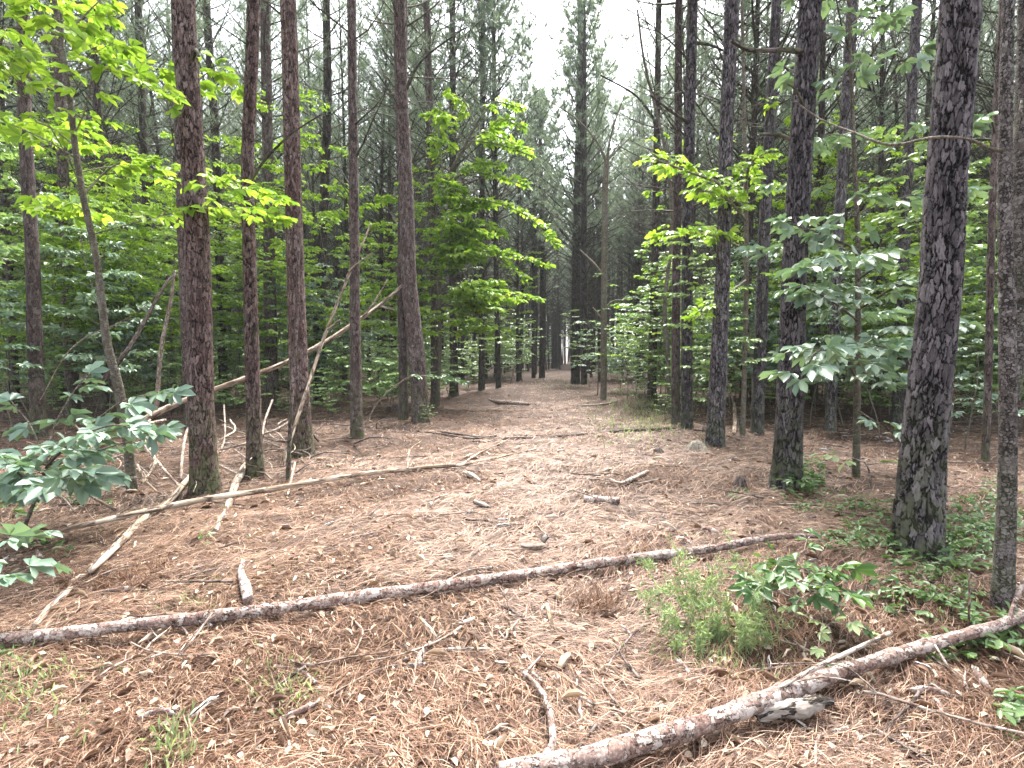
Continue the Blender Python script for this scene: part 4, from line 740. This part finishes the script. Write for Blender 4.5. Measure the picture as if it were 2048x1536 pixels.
for k, (q, w_) in enumerate(BR):
    stick([(a_, b_, w_, h) for a_, b_, h in q], 'bare bent twig in the brush tangle at the feet of the nearest left pines', 'twig' if k % 3 else 'log_bare', group='twigs of the brush tangle')
for k in range(46):
    cx_, cy_ = [(525, 900), (250, 950), (150, 900), (600, 860)][k % 4]; x0, y0 = cx_ + rng.normal(0, 60), min(985, cy_ + rng.normal(0, 28)); a_ = U(0, 6.28); l_ = U(25, 70); h0 = U(0, .1); w0 = U(2, 4.5)
    pp = [(x0, y0, w0, .01 + h0 * .3), (x0 + l_ * math.cos(a_), y0 + l_ * .35 * math.sin(a_), w0 * .8, .12 + h0), (x0 + l_ * 1.8 * math.cos(a_ + .3), y0 + l_ * .7 * math.sin(a_ + .5), w0 * .5, .12 + U(0, .25))]
    stick(pp, 'bare bent twig in the brush tangle at the feet of the nearest left pines', ('twig', 'twig', 'log_bare', 'twig_dark')[k % 4], group='twigs of the brush tangle')
# scattered chips, sticks and cones
def chunk_pos(): p = image_ground(1, 130, 820, -100, 2150)[0]; return p
chips = []
for k in range(5):
    mb = MB(); L = U(.07, .15); tube(mb, np.array([[-L / 2, 0, 0], [-L * .15, rng.normal(0, .006), .004], [L * .2, rng.normal(0, .006), .002], [L / 2, 0, 0]]), [.004, .012, .013, .003], 8, step=.012, rough=.15, squash=.5); chips.append(mb.mesh('wood_chip', M[('chip', 'rotten', 'chip', 'log_bark', 'chip')[k]], True))
tw_ = []
for k in range(6):
    mb = MB(); b = branch_pts([0, 0, 0], 0, U(.15, .5), 0, 0, 5, .25); b[:, 2] = np.abs(rng.normal(0, .006, 5)); tube(mb, b, np.linspace(U(.004, .007), .002, 5), 6, step=.02, rough=.05)
    if k % 2: tube(mb, branch_pts(b[2], U(.5, 1), .08, .1, .1, 3, .1), [.003, .002, .0015], 5)
    tw_.append(mb.mesh('twig', M['twig' if k % 3 else 'twig_dark'], True))
def band(y): return 'in the foreground' if y < 3 else ('in the middle of the clearing' if y < 6 else 'farther along the path')
def lr(x, y):
    px = proj((x, y, 0))[0]; return 'left of the forked tree line' if False else ('on the left' if px < 700 else ('at the centre' if px < 1350 else 'on the right'))
for k in range(180):
    p = chunk_pos(); o = link('wood_chip', chips[k % 5]); o.location = (p[0], p[1], float(gh(p[0], p[1])) + .030); s = U(.5, 1.3) * max(1, p[1] / 4) ** .5; o.scale = (s, s, s); o.rotation_euler = (U(-.3, .3), U(-.15, .15), U(0, 6.28))
    tag(o, f'small {("tan", "grey", "tan", "bark-covered", "tan")[k % 5]} wood chip on the needles {band(p[1])}, {lr(*p)}', 'wood chip', 'wood chips on the needles')
for k in range(210):
    p = chunk_pos(); o = link('fallen_twig', tw_[k % 6]); o.location = (p[0], p[1], float(gh(p[0], p[1])) + .026); s = U(.8, 1.4) * max(1, p[1] / 4) ** .5; o.scale = (s, s, s); o.rotation_euler = (0, U(-.06, .06), U(0, 6.28))
    tag(o, f'{("thin dark", "thin forked pale")[1 if k % 3 else 0]} twig lying {band(p[1])}, {lr(*p)}', 'twig', 'twigs on the needles')
# stump mound and small stumps
def stump(px, py, r_, h, label, m='rotten'):
    c = ground_at(px, py); mb = MB(); tube(mb, np.array([[0, 0, -.05], [0, 0, h * .4], [r_ * .1, 0, h * .8], [r_ * .2, 0, h]]), [r_ * 1.3, r_, r_ * .7, r_ * .25], 20, step=.02, rough=.09); o = mb.build('stump', M[m], None, True); o.location = c; tag(o, label, 'stump')
stump(1405, 900, .22, .05, 'flat rotted stump mound at the foot of a dark pine', 'bark_smooth')
stump(1480, 975, .06, .13, 'small pointed dark stump left of the ivy-footed pine', 'twig_dark')
stump(1318, 905, .07, .07, 'small dark root knob right of the path centre', 'twig_dark')
stump(1407, 862, .035, .10, 'tiny dark stub in front of the trunk cluster', 'twig_dark')
stump(790, 822, .10, .20, 'dark jagged stump left of the thin straight pine', 'twig_dark')
# clump of dead needles on a broken bough
def bough(px, py, w_, n, label):
    c = ground_at(px, py); mb = MB(); P = np.stack([rng.normal(0, w_, n), rng.normal(0, w_ * .6, n), U(.01, .05, n)], -1); D = nrm(np.stack([rng.normal(0, .6, n), rng.normal(-.3, .5, n), U(.1, 1, n)], -1))
    tufts(mb, P, D, 26, .16, .0016); o = mb.build('needle_bough', M['needle_dead']); o.location = c; tag(o, label, 'bough')
bough(1185, 1215, .10, 34, 'clump of brown dead needles standing up right of the path centre foreground')
bough(250, 1165, .14, 30, 'heap of dead needles above the left end of the long log')

# ------------------------------------------------------------------ thin humid air
hz = MB(); a0, a1, b0, b1, c0, c1 = -190, 190, -35, 175, -1.6, 30
hz.add([(a0, b0, c0), (a1, b0, c0), (a1, b1, c0), (a0, b1, c0), (a0, b0, c1), (a1, b0, c1), (a1, b1, c1), (a0, b1, c1)], [(0, 3, 2, 1), (4, 5, 6, 7), (0, 1, 5, 4), (1, 2, 6, 5), (2, 3, 7, 6), (3, 0, 4, 7)])
m, N, L, out = mat('haze'); pv = N('ShaderNodeVolumePrincipled', i_Density=.0007); pv.inputs['Color'].default_value = (.92, .97, 1, 1); L(pv.outputs[0], out.inputs['Volume'])
tag(hz.build('haze', m), 'thin pale humid air between the trees', None, None, 'stuff')
S.cycles.volume_bounces = 0; S.cycles.volume_max_steps = 64
